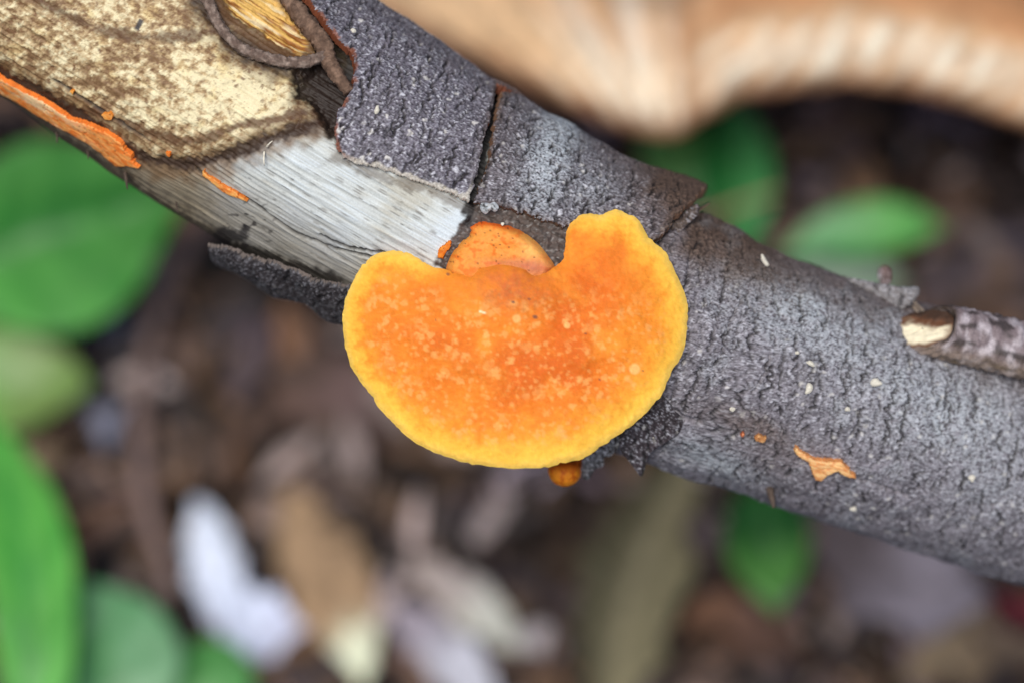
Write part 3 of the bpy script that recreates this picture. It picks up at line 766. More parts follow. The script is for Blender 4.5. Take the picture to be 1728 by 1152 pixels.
# ------------------------------------------------------------------ thin orange crusts growing on the stem
def crust_piece(name, pts, thick, label, cA, cB, tip=None, res=1.5, base=0.0, rough=3.0, seed=0):
    poly = unwrap_poly(pts)
    def colour(S, A, X, Y, dep, info):
        n = fbm(S / 20, A / 8, 121 + seed, 3); n2 = perlin(S / 6, A / 3, 122 + seed)
        c = mix(np.broadcast_to(lin(*cA), X.shape + (3,)), lin(*cB), sstep(-0.25, 0.35, n + 0.3 * n2))
        if tip:
            c = mix(c, lin(*tip), sstep(-0.15, 0.4, perlin(S / 60, A / 16, 123 + seed) + 0.4 * n2 + (A - A.mean()) * 0.012) * sstep(190, 60, X) * 0.85)
        f1, f2, i = voronoi(S / 10, A / 7, 124 + seed)
        return mix(c, lin(88, 48, 24), sstep(0.22, 0.1, f1) * (i > 0.82) * 0.8)
    rel = lambda s, a: (1.5 * fbm(s / 22, a / 12, 125 + seed, 3) - 1.5 * sstep(0.06, 0.0, np.abs(perlin(s / 70, a / 22, 126 + seed))),)
    return shell(name, poly, None, base, thick, M_CRUST, res, relief=rel, colour=colour, rimcol=cB, rough_edge=rough, seed=11 + seed, sink=6, label=label, cat='fungus', edge_round=4)

def build_crusts():
    crust_piece('orange_crust', [(-120, 62), (-60, 100), (0, 136), (40, 158), (80, 180), (118, 204), (150, 214), (180, 226), (205, 244), (210, 258), (224, 264), (218, 272), (238, 288), (210, 282), (194, 284), (176, 268), (148, 246), (108, 224), (54, 194), (0, 162), (-60, 124), (-120, 86)],
                5, 'long orange fungus crust along the edge of the bare wood', (248, 168, 92), (242, 128, 50), tip=(250, 216, 164), seed=0, rough=1.8)
    crust_piece('orange_crust', [(338, 288), (350, 296), (372, 312), (396, 326), (416, 342), (404, 340), (376, 328), (352, 310), (340, 298)], 4,
                'thin orange sliver of crust along a crack in the bare wood', (244, 176, 96), (226, 128, 54), seed=2, rough=2.0)
    crust_piece('orange_crust', [(170, 196), (182, 191), (191, 200), (186, 208), (173, 205)], 3, 'round orange crust spot on the mottled wood beside the long crust', (246, 166, 84), (240, 146, 60), seed=3, rough=1)
    crust_piece('orange_crust', [(277, 260), (283, 256), (287, 262), (283, 268), (278, 266)], 2.5, 'tiny orange crust dot on the dark stain line', (240, 140, 60), (234, 120, 40), seed=4, rough=.8)
    crust_piece('orange_crust', [(114, 157), (119, 153), (124, 158), (119, 163)], 2, 'tiny orange speck of crust on the brown mottled wood', (240, 166, 80), (230, 140, 50), seed=5, rough=.8)
    crust_piece('orange_crust', [(737, 438), (740, 424), (750, 410), (764, 404), (762, 416), (754, 428), (746, 438)], 8, 'narrow orange crust beside the small half-round bracket', (230, 136, 40), (216, 112, 28), seed=6, rough=1.5)
    crust_piece('orange_flake', [(1338, 757), (1344, 752), (1362, 764), (1376, 771), (1400, 777), (1420, 776), (1434, 790), (1444, 803), (1428, 800), (1412, 794), (1400, 798), (1388, 808), (1376, 806), (1368, 790), (1362, 776), (1346, 766)],
                12, 'forked orange fungus flake on the grey bark', (238, 190, 130), (216, 142, 84), seed=7, base=2, rough=2)
    crust_piece('orange_flake', [(1270, 737), (1280, 732), (1292, 738), (1290, 746), (1276, 744)], 8, 'small tan fungus flake beside an orange speck on the grey bark', (214, 166, 110), (180, 120, 70), seed=8, base=2, rough=2)
    crust_piece('orange_flake', [(1246, 732), (1254, 727), (1260, 733), (1255, 739)], 7, 'reddish orange fungus speck on the brown-stained bark', (206, 126, 84), (180, 96, 60), seed=9, base=2, rough=1)

# ------------------------------------------------------------------ tubes: rootlets, twig, stems
def tube(path, radii, nsides=18, bump=0.0, seed=0, ends=True):
    """path world (n,3), radii metres -> verts, quads, tris"""
    p = np.asarray(path); n = len(p)
    t = np.gradient(p, axis=0); t /= np.linalg.norm(t, axis=1)[:, None]
    e1 = np.cross(t, FWD); e1 /= np.linalg.norm(e1, axis=1)[:, None]
    e2 = np.cross(t, e1)
    th = np.linspace(0, 2 * math.pi, nsides, endpoint=False)
    L = np.r_[0, np.cumsum(np.linalg.norm(np.diff(p, axis=0), axis=1))]
    TH, LL = np.meshgrid(th, L)
    r = np.asarray(radii)[:, None] * (1 + bump * fbm(LL / U / 9, np.cos(TH) * 1.6 + 3 * np.sin(TH), 131 + seed, 3))
    v = p[:, None] + r[..., None] * (np.cos(TH)[..., None] * e1[:, None] + np.sin(TH)[..., None] * e2[:, None])
    i, j = np.meshgrid(np.arange(n - 1), np.arange(nsides), indexing='ij')
    j2 = (j + 1) % nsides
    q = np.stack([i * nsides + j, i * nsides + j2, (i + 1) * nsides + j2, (i + 1) * nsides + j], -1).reshape(-1, 4)
    v = v.reshape(-1, 3); tr = []
    if ends:
        k = len(v)
        v = np.vstack([v, p[0][None], p[-1][None]])
        for a in range(nsides):
            b = (a + 1) % nsides
            tr.append((b, a, k)); tr.append(((n - 1) * nsides + a, (n - 1) * nsides + b, k + 1))
    return v, q, tr, TH, LL

def stick(name, pts, radius_px, mat, cols, label, cat, parent=None, on_branch=None, n=60, bump=0.25, seed=0, group=None, nsides=18):
    pts = np.asarray(pts, float)
    if on_branch is not None:
        pts = np.array([(x, y, surf_w(x, y, on_branch + (h[0] if h else 0))) for x, y, *h in pts])
    sp = spline(pts, n)
    wpts = P(sp[:, 0], sp[:, 1], sp[:, 2])
    rr = np.interp(np.linspace(0, 1, n), np.linspace(0, 1, len(np.atleast_1d(radius_px))), np.atleast_1d(radius_px)) * U
    v, q, tr, TH, LL = tube(wpts, rr, nsides, bump, seed)
    nn = fbm(LL / U / 14, TH * 1.1, 141 + seed, 3)
    c = mix(np.broadcast_to(lin(*cols[0]), TH.shape + (3,)), lin(*cols[1]), sstep(-0.2, 0.4, nn)).reshape(-1, 3)
    c = np.vstack([c, c[:1], c[-1:]])
    return obj(name, make_mesh(name, v, q, c, tr), mat, parent, label, cat, group)

def build_rootlets():
    stick('rootlet', [(330, -40), (352, 5), (372, 45), (402, 78), (440, 95), (490, 106), (528, 102), (548, 92)], [9, 9, 8.5, 8, 9, 9, 10, 8], M_ROOT, ((104, 86, 76), (150, 132, 120)),
          'grey-brown rootlet looping under the golden streak of the bare wood', 'rootlet', on_branch=5, n=170, bump=0.55, seed=1)
    stick('rootlet', [(462, -40), (492, 6), (520, 42), (545, 76), (556, 106), (572, 132), (590, 156)], [12, 13, 14, 15, 14, 12, 9], M_ROOT, ((98, 76, 62), (132, 106, 88)),
          'brown rootlet running down beside the torn edge of the bark plate', 'rootlet', on_branch=2, n=150, bump=0.5, seed=2)

def build_twig():
    root = empty('broken_twig', 'short broken twig with a pale cut end lying against the grey bark', 'twig')
    pts = np.array([(1536, 550, 66), (1600, 562, 62), (1680, 580, 54), (1760, 600, 44), (1900, 640, 24), (2080, 690, 0)], float)
    n = 150; ns = 56
    sp = spline(pts, n)
    w = P(sp[:, 0], sp[:, 1], sp[:, 2])
    rr = np.interp(np.linspace(0, 1, n), [0, .05, .15, .4, 1], [34, 43, 47, 47, 46]) * U
    v, q, tr, TH, LL = tube(w, rr, ns, 0.16, 7, ends=False)
    v = v.reshape(n, ns, 3)
    # slanting cut: the side that faces the camera is cut back
    tan0 = (w[3] - w[0]) / np.linalg.norm(w[3] - w[0])
    rel = v - w[:, None]
    face = (rel @ -FWD) / (rr[:, None])
    upw = (rel @ UP) / (rr[:, None])
    fall = np.exp(-np.arange(n) / 12.0)[:, None]
    v = v + (fall * (24 + 44 * face + 22 * upw + 5 * perlin(TH * 2, 0 * TH, 6)) * U)[..., None] * tan0
    nn = fbm(LL / U / 26, TH * 1.4, 151, 4); n2 = perlin(LL / U / 40, TH * 3, 152)
    c = mix(np.broadcast_to(lin(122, 108, 110), TH.shape + (3,)), lin(186, 176, 180), sstep(-0.1, 0.35, nn))
    c = mix(c, lin(52, 44, 42), sstep(0.12, 0.5, n2 - 0.5 * nn) * 0.85)
    c = mix(c, lin(66, 52, 40), sstep(62, 20, LL / U - 8 * nn) * sstep(-0.6, 0.2, upw) * 0.9)
    c = mix(c, lin(140, 120, 92), sstep(0.2, 0.9, -upw) * 0.5)
    obj('bark', make_mesh('twig_bark', v.reshape(-1, 3), q, c.reshape(-1, 3)), M_BARK, root, 'mottled grey bark of the twig')
    ring = v[0]; cen = ring.mean(0)
    ks = np.linspace(1, 0.03, 16)
    disc = cen + (ring - cen)[None] * ks[:, None, None]
    TH2, K2 = np.meshgrid(np.linspace(0, 2 * math.pi, ns, endpoint=False), ks)
    x_, y_ = K2 * np.cos(TH2), K2 * np.sin(TH2)
    disc = disc + (fbm(x_ * 3, y_ * 3, 153)[..., None] * 5 * U + (1 - K2[..., None] ** 4) * 7 * U) * (-tan0 * .6 - FWD * .8)
    up2 = np.broadcast_to(upw[0], K2.shape) * K2
    pale = sstep(0.35, -0.1, up2 + 0.5 * fbm(x_ * 2.2, y_ * 2.2, 154)) * sstep(0.98, 0.72, K2)
    c = mix(np.broadcast_to(lin(104, 66, 42), K2.shape + (3,)), lin(240, 228, 196), pale)
    c = mix(c, lin(60, 46, 36), sstep(0.25, 0.7, up2 + 0.4 * fbm(x_ * 4, y_ * 4, 155)) * 0.8)
    i, j = np.meshgrid(np.arange(15), np.arange(ns), indexing='ij'); j2 = (j + 1) % ns
    q = np.stack([i * ns + j, (i + 1) * ns + j, (i + 1) * ns + j2, i * ns + j2], -1).reshape(-1, 4)
    obj('cut_face', make_mesh('cut_face', disc.reshape(-1, 3), q, c.reshape(-1, 3)), M_WOOD, root, 'pale cream cut wood with brown edges')

def build_flakes(br):
    """loose scales of bark on the stem"""
    def bc(seed, base, lich=0.0, brown=0.3):
        def f(X, Y, d):
            h, c1, c2, wr, fine = bark_relief(X, Y, 0.8, seed)
            return bark_colour(X, Y, c1, c2, wr, fine, np.full_like(X, lich), np.full_like(X, brown), seed, base)
        return f
    rel = lambda sd: (lambda X, Y, d: 0.7 * bark_relief(X, Y, 0.8, sd)[0])
    def fl(outline, w0, thick, seed, base, slope=(0, 0), lich=0.0, brown=0.3, label=None):
        cx, cy = np.mean(outline, 0)
        wt = lambda X, Y, d: w0 + slope[0] * (X - cx) + slope[1] * (Y - cy)
        pad('bark_flake', outline, wt, lambda X, Y, d: wt(X, Y, d) - thick, bc(seed, base, lich, brown), M_BARK, br, res=2, rim=5, rim_h=4, noise=rel(seed), smooth_n=3, label=label)
    fl([(1046, 742), (1070, 716), (1100, 690), (1120, 672), (1136, 690), (1152, 706), (1146, 730), (1120, 748), (1096, 766), (1088, 790), (1082, 804), (1072, 792), (1060, 776), (1050, 764)], 128, 22, 41, (62, 53, 58), (0.0, -0.75), brown=0.1, label='dark wedge of bark with a ragged lower end')
    fl([(984, 770), (1006, 752), (1034, 736), (1050, 742), (1044, 756), (1030, 770), (1020, 772), (1018, 786), (1004, 792), (994, 808), (984, 806), (982, 790)], 82, 20, 42, (46, 42, 46), (0.1, -0.8), lich=0.3)
    fl([(1106, 408), (1130, 380), (1160, 352), (1178, 344), (1180, 360), (1160, 380), (1140, 402), (1132, 424), (1116, 428)], 138, 22, 43, (82, 70, 62), (-0.1, 0.5), brown=0.7, label='crumbly brown bark under the lifted plate tip')
    w = surf_w(1500, 500)
    fl([(1425, 468), (1480, 477), (1520, 484), (1550, 485), (1549, 499), (1536, 514), (1518, 520), (1490, 504), (1455, 487)], w + 14, 12, 44, (112, 104, 102), (0.12, 0.3), lich=0.25, label='pale curled bark scale beside the broken twig')
    fl([(1480, 458), (1492, 448), (1504, 456), (1502, 478), (1486, 480)], w - 40, 14, 45, (120, 96, 92), (0, 0.4))
    fl([(810, 347), (816, 341), (826, 344), (834, 341), (842, 350), (836, 358), (828, 355), (820, 362), (812, 356)], surf_w(825, 352) + 14, 10, 46, (176, 178, 176), (0, 0), lich=0.7, brown=0, label='pale grey crumb at the foot of the crack')
    # pale crumbs scattered on the bark
    k = 0
    spots = [(1368, 613, 8, 4, .5), (1478, 645, 10, 7, .1), (1365, 655, 6, 10, .3), (1236, 690, 5, 4, 0), (1101, 736, 6, 4, -.5), (1290, 440, 4, 12, -.5), (1430, 690, 5, 4, 0), (636, 186, 4, 8, .2), (596, 53, 5, 5, 0), (848, 378, 3, 3, 0), (1640, 806, 6, 6, 0), (1440, 858, 6, 4, 0), (1345, 595, 4, 3, 0)]
    for (x, y, a, b, rot) in spots:
        pts = []
        for t in np.linspace(0, 2 * math.pi, 9, endpoint=False):
            r = 1 + 0.14 * math.sin(3 * t + k) + 0.08 * math.sin(5 * t + 2 * k)
            u, v = a * r * math.cos(t), b * r * math.sin(t)
            pts.append((x + u * math.cos(rot) - v * math.sin(rot), y + u * math.sin(rot) + v * math.cos(rot)))
        w0 = surf_w(x, y)
        if k == 9: w0 = 226
        pad('crumb', pts, lambda X, Y, d, w0=w0: np.full_like(X, w0 + 14.0), lambda X, Y, d, w0=w0: np.full_like(X, w0 - 2.0),
            lambda X, Y, d: np.broadcast_to(lin(214, 208, 192), X.shape + (3,)) * (1 + 0.2 * perlin(X / 4, Y / 4, 5))[..., None], M_WOOD, br, res=1.5, rim=4, rim_h=4, smooth_n=2)
        k += 1

def build_fibres(br):
    """torn fibres and root hairs sticking out from the stem"""
    R = random.Random(11)
    spots = [(212, 298, 3, 22, 3.2), (95, 228, 1, 14, 2.4), (148, 258, 1, 12, 1.8), (298, 346, 2, 14, 1.6), (1300, 830, 6, 26, 7),
             (446, 262, 0, 18, 1.8), (452, 246, 8, -8, 1.6), (1560, 528, -30, -30, 3.2), (1180, 352, 18, -10, 3), (1545, 522, 14, 18, 3)]
    for i, (x, y, dx, dy, r) in enumerate(spots):
        w = surf_w(x, y)
        pale = i in (5, 6)
        pts = [(x - dx * .3, y - dy * .3, w - 2), (x + dx * .4 + R.uniform(-1, 1), y + dy * .4, w + 5), (x + dx, y + dy, w + 5 + R.uniform(-8, 4))]
        c = ((236, 230, 212), (214, 206, 186)) if pale else ((96, 82, 72), (66, 54, 48))
        if i in (7, 9): c = ((150, 136, 122), (120, 104, 92))
        stick('fibre', pts, [r, r * .8, r * .35], M_ROOT, c, None, None, br, n=9, bump=0.2, seed=20 + i, nsides=7)

# ------------------------------------------------------------------ leaves
def leaf_mesh(name, centre, halfw, colour, arch=0.0, fold=0.0, wave=0.0, roll=0.0, n=44, m=22, thick=2.5, tipshape=True, seed=0, veins=0.0, vein_col=None, curl=0.0, vein_n=14, pw=0.62, ragged=0.0):
    """blade along a centre line of (px,py,w); half widths in pixels; arch/fold bend the cross-section"""
    sp = spline(np.asarray(centre, float), n)
    tx = np.gradient(sp[:, 0]); ty = np.gradient(sp[:, 1]); l = np.hypot(tx, ty) + 1e-9
    nx, ny = -ty / l, tx / l
    t = np.linspace(0, 1, n)
    hw = np.interp(t, np.linspace(0, 1, len(halfw)), halfw)
    if tipshape:
        hw = hw * np.clip(np.sin(np.clip(t * 1.04, 0, 1) * math.pi), 0.02, 1) ** pw
    v = np.linspace(-1, 1, m)
    T, Vv = np.meshgrid(t, v, indexing='ij')
    H = hw[:, None] * (1 + ragged * np.where(Vv > 0, fbm(T * 6 + seed, 0 * T, 191 + seed, 3), fbm(T * 6 + seed, 0 * T + 5, 192 + seed, 3)))
    ang = curl * Vv
    lat = np.where(abs(curl) > 1e-3, np.sin(ang) / (curl if abs(curl) > 1e-3 else 1), Vv) * H
    up = np.where(abs(curl) > 1e-3, (np.cos(ang) - 1) / (curl if abs(curl) > 1e-3 else 1), 0) * H
    wz = up + arch * H * (1 - Vv ** 2) + fold * H * (np.abs(Vv) - .5) + roll * H * Vv + wave * fbm(T * 4 + seed, Vv * 1.2 + seed, 161 + seed, 3) * 30
    X = sp[:, 0, None] + nx[:, None] * lat; Y = sp[:, 1, None] + ny[:, None] * lat; W = sp[:, 2, None] + wz
    top = P(X, Y, W)
    du = np.gradient(top, axis=0); dv = np.gradient(top, axis=1)
    nor = np.cross(du, dv); nor /= np.linalg.norm(nor, axis=-1, keepdims=True) + 1e-12
    nor *= np.where((nor @ -FWD) < 0, -1, 1)[..., None]
    bot = top - nor * thick * U
    c = colour(T, Vv)
    if veins:
        vm = sstep(0.25, 0.02, np.abs(((T * vein_n + np.abs(Vv) * 1.6) % 1) - 0.5)) * 0.6 + sstep(0.09, 0.03, np.abs(Vv))
        c = mix(c, vein_col if vein_col is not None else c * 1.5, np.clip(vm, 0, 1) * veins)
    q = grid_quads(n, m)
    be = boundary_edges(q); N = n * m
    side = np.stack([be[:, 1], be[:, 0], be[:, 0] + N, be[:, 1] + N], -1)
    verts = np.vstack([top.reshape(-1, 3), bot.reshape(-1, 3)])
    return make_mesh(name, verts, np.vstack([q, side, q[:, ::-1] + N]), np.vstack([c.reshape(-1, 3), c.reshape(-1, 3) * 0.9]))

def two_tone(a, b, split=0.0, soft=0.15, amount=1.0, seed=0):
    def f(T, V):
        n = fbm(T * 5 + seed, V * 2 + seed, 171 + seed, 3)
        c = np.broadcast_to(lin(*a), T.shape + (3,)) * (1 + 0.25 * n)[..., None]
        return mix(c, lin(*b) * (1 + 0.25 * n)[..., None], sstep(split - soft, split + soft, V + 0.15 * n) * amount)
    return f

def streaked(a, b):
    """lighter blade with darker bands along the midrib and side veins"""
    def f(T, V):
        n = fbm(T * 4 + V, V * 3, 177, 3)
        c = np.broadcast_to(lin(*a), T.shape + (3,)) * (1 + 0.3 * n)[..., None]
        m = np.clip(0.9 * np.exp(-((V - 0.22) / 0.22) ** 2) + 0.55 * sstep(0.1, 0.5, np.sin(T * 30 + 5 * np.abs(V)) * 0.5 + n), 0, 1)
        return mix(c, lin(*b) * (1 + 0.3 * n)[..., None], m)
    return f

def along(a, b, at=0.5, soft=0.2, seed=0):
    def f(T, V):
        n = fbm(T * 5 + seed, V * 2 + seed, 172 + seed, 3)
        c = np.broadcast_to(lin(*a), T.shape + (3,)) * (1 + 0.25 * n)[..., None]
        return mix(c, lin(*b) * (1 + 0.25 * n)[..., None], sstep(at - soft, at + soft, T + 0.15 * n))
    return f

def green_leaf(label, centre, halfw, colour, stem=None, **kw):
    root = empty('green_leaf', label, 'leaf', 'living green leaves on the forest floor')
    me = leaf_mesh('leaf_blade', centre, halfw, colour, veins=kw.pop('veins', 0.25), vein_col=lin(120, 185, 110), **kw)
    obj('blade', me, M_GREEN, root)
    if stem:
        a = stem[0]; b = stem[1]
        gx, gy = b
        gw = ground_w(gx, gy, -0.004)
        mid = ((a[0] + gx) / 2, (a[1] + gy) / 2, (a[2] + gw) / 2 + 40)
        o = stick('stalk', [a, mid, (gx, gy, gw)], [7, 8, 10], M_GREEN, ((80, 110, 50), (100, 90, 60)), None, None, root, n=20, bump=0.05, nsides=8)
    return root

def dead_leaf(label, centre, halfw, colour, name='dead_leaf', cat='leaf', group='dead leaves of the litter', **kw):
    kw.setdefault('ragged', 0.7)
    me = leaf_mesh(name, centre, halfw, colour, **kw)
    return obj(name, me, M_DEAD, None, label, cat, group)

def gpts(pts, h):
    """pixels -> (px,py,w) lying h pixels above the ground"""
    return [(x, y, ground_w(x, y, 0.0) + h + 62 + (e[0] if e else 0)) for x, y, *e in pts]

def build_leaves():
    # --- green
    green_leaf('broad bright green leaf reaching in under the orange-crusted wood', gpts([(318, 322, 40), (230, 348, 70), (110, 392, 80), (-20, 436, 60), (-160, 486, 20)], 560), [120, 160, 165, 160, 120],
               streaked((92, 176, 74), (48, 138, 44)), pw=0.85, stem=((-160, 500, ground_w(-160, 500) + 560), (-300, 620)), fold=0.6, wave=0.9, seed=1)
    green_leaf('yellowish green leaf below the broad bright green leaf', gpts([(150, 650), (80, 640, 20), (-20, 638, 20), (-150, 650)], 300), [66, 90, 90, 60],
               along((126, 158, 76), (112, 166, 70), .5), stem=((-150, 650, ground_w(-150, 650) + 300), (-260, 720)), arch=0.2, wave=0.3, seed=2)
    green_leaf('long upright green leaf beside the yellowish green leaf', gpts([(-30, 700), (10, 800, 30), (45, 920, 50), (58, 1060, 40), (60, 1220, 0), (50, 1330)], 640), [60, 80, 76, 72, 72, 50],
               streaked((96, 182, 72), (48, 144, 46)), stem=((50, 1330, ground_w(50, 1330) + 640), (-60, 1500)), fold=0.3, wave=0.3, seed=3)
    green_leaf('bluish green leaf overlapped by the long upright green leaf', gpts([(80, 985), (140, 1050, 10), (190, 1130, 20), (230, 1260, 0)], 480), [70, 110, 130, 120],
               streaked((110, 166, 118), (74, 140, 84)), stem=((230, 1260, ground_w(230, 1260) + 480), (200, 1420)), arch=0.15, wave=0.3, seed=4)
    green_leaf('small green leaf tip next to the pale white leaf scraps', gpts([(330, 1080), (350, 1130, 10), (350, 1220, 0)], 380), [66, 80, 70],
               along((76, 146, 72), (70, 150, 66), .5), stem=((350, 1220, ground_w(350, 1220) + 380), (340, 1380)), arch=0.2, seed=5)
    green_leaf('dark green leaf with a paler tip hanging below the grey bark', gpts([(1290, 800, -20), (1292, 870, 10), (1300, 950, 20), (1312, 1035, 0)], 420), [70, 74, 68, 50],
               along((16, 84, 24), (86, 150, 58), .55, .22), stem=((1290, 800, ground_w(1290, 800) + 400), (1330, 640)), fold=0.3, wave=0.3, seed=6)
    green_leaf('upright green leaf behind the lifted bark tip', gpts([(1232, 170), (1240, 250, 20), (1248, 330, 20), (1262, 430, 0)], 430), [60, 64, 62, 50],
               two_tone((74, 156, 88), (36, 122, 56), 0.0), stem=((1262, 430, ground_w(1262, 430) + 430), (1300, 520)), fold=0.4, wave=0.2, seed=7)
    green_leaf('yellow-green leaf beside the upright green leaf behind the bark', gpts([(1080, 235), (1130, 260, 10), (1190, 300, 10), (1230, 330)], 360), [50, 66, 62, 40],
               along((92, 146, 66), (80, 150, 70), .5), stem=((1230, 330, ground_w(1230, 330) + 360), (1300, 420)), arch=0.2, seed=8)
    green_leaf('slender green leaf lying out over the dark soil', gpts([(1320, 430), (1400, 396, 20), (1500, 380, 30), (1595, 382, 10)], 420), [26, 42, 50, 48],
               along((72, 150, 80), (96, 172, 84), .5), stem=((1320, 430, ground_w(1320, 430) + 420), (1290, 520)), arch=0.25, wave=0.2, seed=9)
    green_leaf('dull grey-green leaf under the slender green leaf', gpts([(1330, 450), (1420, 460, 5), (1530, 478)], 260), [50, 60, 46],
               along((112, 140, 116), (96, 120, 100), .5), stem=((1330, 450, ground_w(1330, 450) + 260), (1290, 540)), arch=0.1, seed=10)
    # --- big curled dry leaf: one sheet whose near edge curls under
    root = empty('curled_dry_leaf', 'large curled tan dry leaf with pale ribs arching above the soil', 'leaf')
    edge = np.array([(560, -10), (640, 26), (720, 66), (800, 104), (880, 138), (960, 178), (1040, 214), (1100, 232), (1150, 230), (1190, 200), (1240, 172), (1300, 158), (1400, 150), (1500, 152), (1600, 172), (1728, 214), (1850, 262), (2000, 330)], float)
    n, m = 170, 60
    ex = np.linspace(598, 2000, n); ey = spline(edge, 800); ey = np.interp(ex, ey[:, 0], ey[:, 1])
    ey = ey + 9 * perlin(ex / 70, 0 * ex, 193) + 4 * perlin(ex / 24, 0 * ex, 194)
    v = np.linspace(0, 1, m) ** 1.4
    X = np.repeat(ex[:, None], m, 1); Vv = np.repeat(v[None], n, 0)
    ext = 470 * np.sqrt(np.clip((X - 596) / 560, 0.002, 1)) * np.sqrt(np.clip((2010 - X) / 300, 0.002, 1)) * (1 + 0.10 * perlin(X / 70, 0 * X, 190))
    Y = ey[:, None] - Vv * ext + 5 * perlin(X / 30, Vv * 5, 189)
    D = ey[:, None] - Y                                    # pixels above the near edge
    left = sstep(1240, 1130, X)                            # the hanging, streaked part
    fan0 = (X - 1150) / np.maximum(330 - Y, 60)
    W = np.vectorize(lambda x, y: ground_w(x, y))(X, np.minimum(Y, 60)) + 1500 - 1350 * sstep(190, 460, D)
    W = W + 75 * np.sqrt(np.clip(1 - (1 - np.clip(D / 85, 0, 1)) ** 2, 0, 1)) - 55 * sstep(95, 230, D) * (1 - left) - 60 * left * sstep(0, 200, D)
    W = W + 16 * left * np.sin(fan0 * 26 + 0.8 * perlin(X / 60, Y / 200, 187)) + 9 * (1 - left) * np.sin((X + 0.75 * Y) / 10.5 + 2.5 * perlin(X / 120, Y / 80, 180)) * sstep(140, 60, D) - 140 * sstep(760, 560, X) + 14 * perlin(X / 90, Y / 60, 188)
    top = P(X, Y, W); bot = P(X, Y, W - 5)
    nn = fbm(X / 60, Y / 40, 181, 3)
    c = np.broadcast_to(lin(224, 188, 146), X.shape + (3,)) * (1 + 0.16 * nn)[..., None]
    ribs = 0.55 * np.sin((X + 0.75 * Y) / 10.5 + 2.5 * perlin(X / 120, Y / 80, 180)) + 0.5 * perlin((X + 0.75 * Y) / 30, (Y - X) / 240, 182)
    band = sstep(14, 55, D) * sstep(140, 80, D + 20 * nn)
    c = mix(c, lin(250, 244, 224), band * sstep(-0.5, 0.35, ribs + 0.25 * nn) * (1 - left) * 0.9)
    fan = (X - 1150) / np.maximum(330 - Y, 60)
    st = perlin(fan * 6.5 + 0.3, Y / 400, 184)
    c = mix(c, lin(246, 236, 216), left * sstep(-0.05, 0.3, st + 0.3 * nn) * sstep(860, 1010, X) * sstep(8, 40, D) * 0.9)
    c = mix(c, lin(156, 104, 74), left * sstep(0.1, 0.4, -st) * sstep(980, 1060, X) * 0.7)
    c = mix(c, lin(196, 136, 90), sstep(105, 165, D + 20 * nn) * (1 - 0.7 * left) * 0.85)
    c = mix(c, lin(190, 138, 96), band * sstep(0.1, -0.5, ribs) * (1 - left) * 0.6)
    c = mix(c, lin(150, 98, 72), sstep(42, 4, D + 10 * nn) * 0.85)
    q = grid_quads(n, m); be = boundary_edges(q); N = n * m
    side = np.stack([be[:, 1], be[:, 0], be[:, 0] + N, be[:, 1] + N], -1)
    me = make_mesh('dry_blade', np.vstack([top.reshape(-1, 3), bot.reshape(-1, 3)]), np.vstack([q, side, q[:, ::-1] + N]), np.vstack([c.reshape(-1, 3)] * 2))
    obj('blade', me, M_DEAD, root)
    me = leaf_mesh('dry_midrib', gpts([(900, -60), (1150, -50), (1400, -40), (1700, -40), (1950, 0)], 520), [14, 14, 13, 12, 10], along((170, 120, 84), (170, 120, 84)), curl=1.2, thick=6, tipshape=False)
    obj('midrib', me, M_DEAD, root)
    # --- stalk and dead leaves
    stick('dry_stalk', gpts([(400, 300, 60), (330, 395, 30), (276, 500, 10), (244, 620), (234, 750), (252, 870), (292, 1000)], 180), [22, 23, 24, 24, 23, 22, 20], M_ROOT, ((122, 102, 98), (146, 122, 112)),
          'greyish brown dry stalk bending down past the broad green leaf', 'stalk', n=80, bump=0.12, seed=8)
    dead_leaf('long pale blue-grey dead leaf beside the dry stalk', gpts([(300, 410), (220, 520), (178, 640), (180, 770)], 70), [36, 56, 50, 40], along((96, 104, 128), (142, 144, 164), .4), arch=0.1, wave=0.5, seed=11)
    dead_leaf('upright bright white leaf scrap beside the dark soil', gpts([(330, 840), (350, 900), (366, 970), (384, 1060)], 140), [30, 46, 48, 34], along((226, 234, 250), (222, 230, 250), .5), arch=0.2, wave=0.6, seed=12)
    dead_leaf('slanting bright white leaf scrap under the upright white scrap', gpts([(340, 1000), (400, 1040), (470, 1065), (540, 1070)], 100), [40, 58, 56, 30], along((220, 228, 250), (206, 210, 234), .6), arch=0.15, wave=0.3, seed=13)
    dead_leaf('tan brown dead leaf with a cream tip', gpts([(480, 820), (530, 920), (570, 1010), (604, 1100), (612, 1160)], 140), [50, 74, 78, 66, 46], along((168, 138, 106), (232, 236, 206), .74, .08), arch=0.3, wave=0.5, seed=14)
    dead_leaf('pinkish grey dead leaf above the tan brown leaf', gpts([(420, 880), (500, 850), (590, 860), (660, 960)], 60), [40, 60, 66, 50], along((148, 128, 120), (160, 140, 132), .5), arch=0.1, wave=0.8, seed=15)
    dead_leaf('pale narrow dead leaf lying end on to a shorter pale strip', gpts([(690, 940), (760, 990), (830, 1050), (880, 1100)], 110), [32, 42, 44, 36], along((186, 172, 166), (206, 206, 194), .5), arch=0.25, wave=0.3, seed=16)
    dead_leaf('short pale grey strip at the end of the narrow leaf', gpts([(870, 1080), (910, 1085), (950, 1100)], 80), [34, 36, 30], along((176, 168, 170), (170, 164, 168), .5), arch=0.2, seed=17)
    dead_leaf('long lilac grey strip next to the pale narrow leaf', gpts([(650, 1020), (720, 1070), (780, 1130), (850, 1210)], 130), [36, 48, 48, 40], along((158, 148, 158), (194, 194, 204), .4), arch=0.25, seed=18)
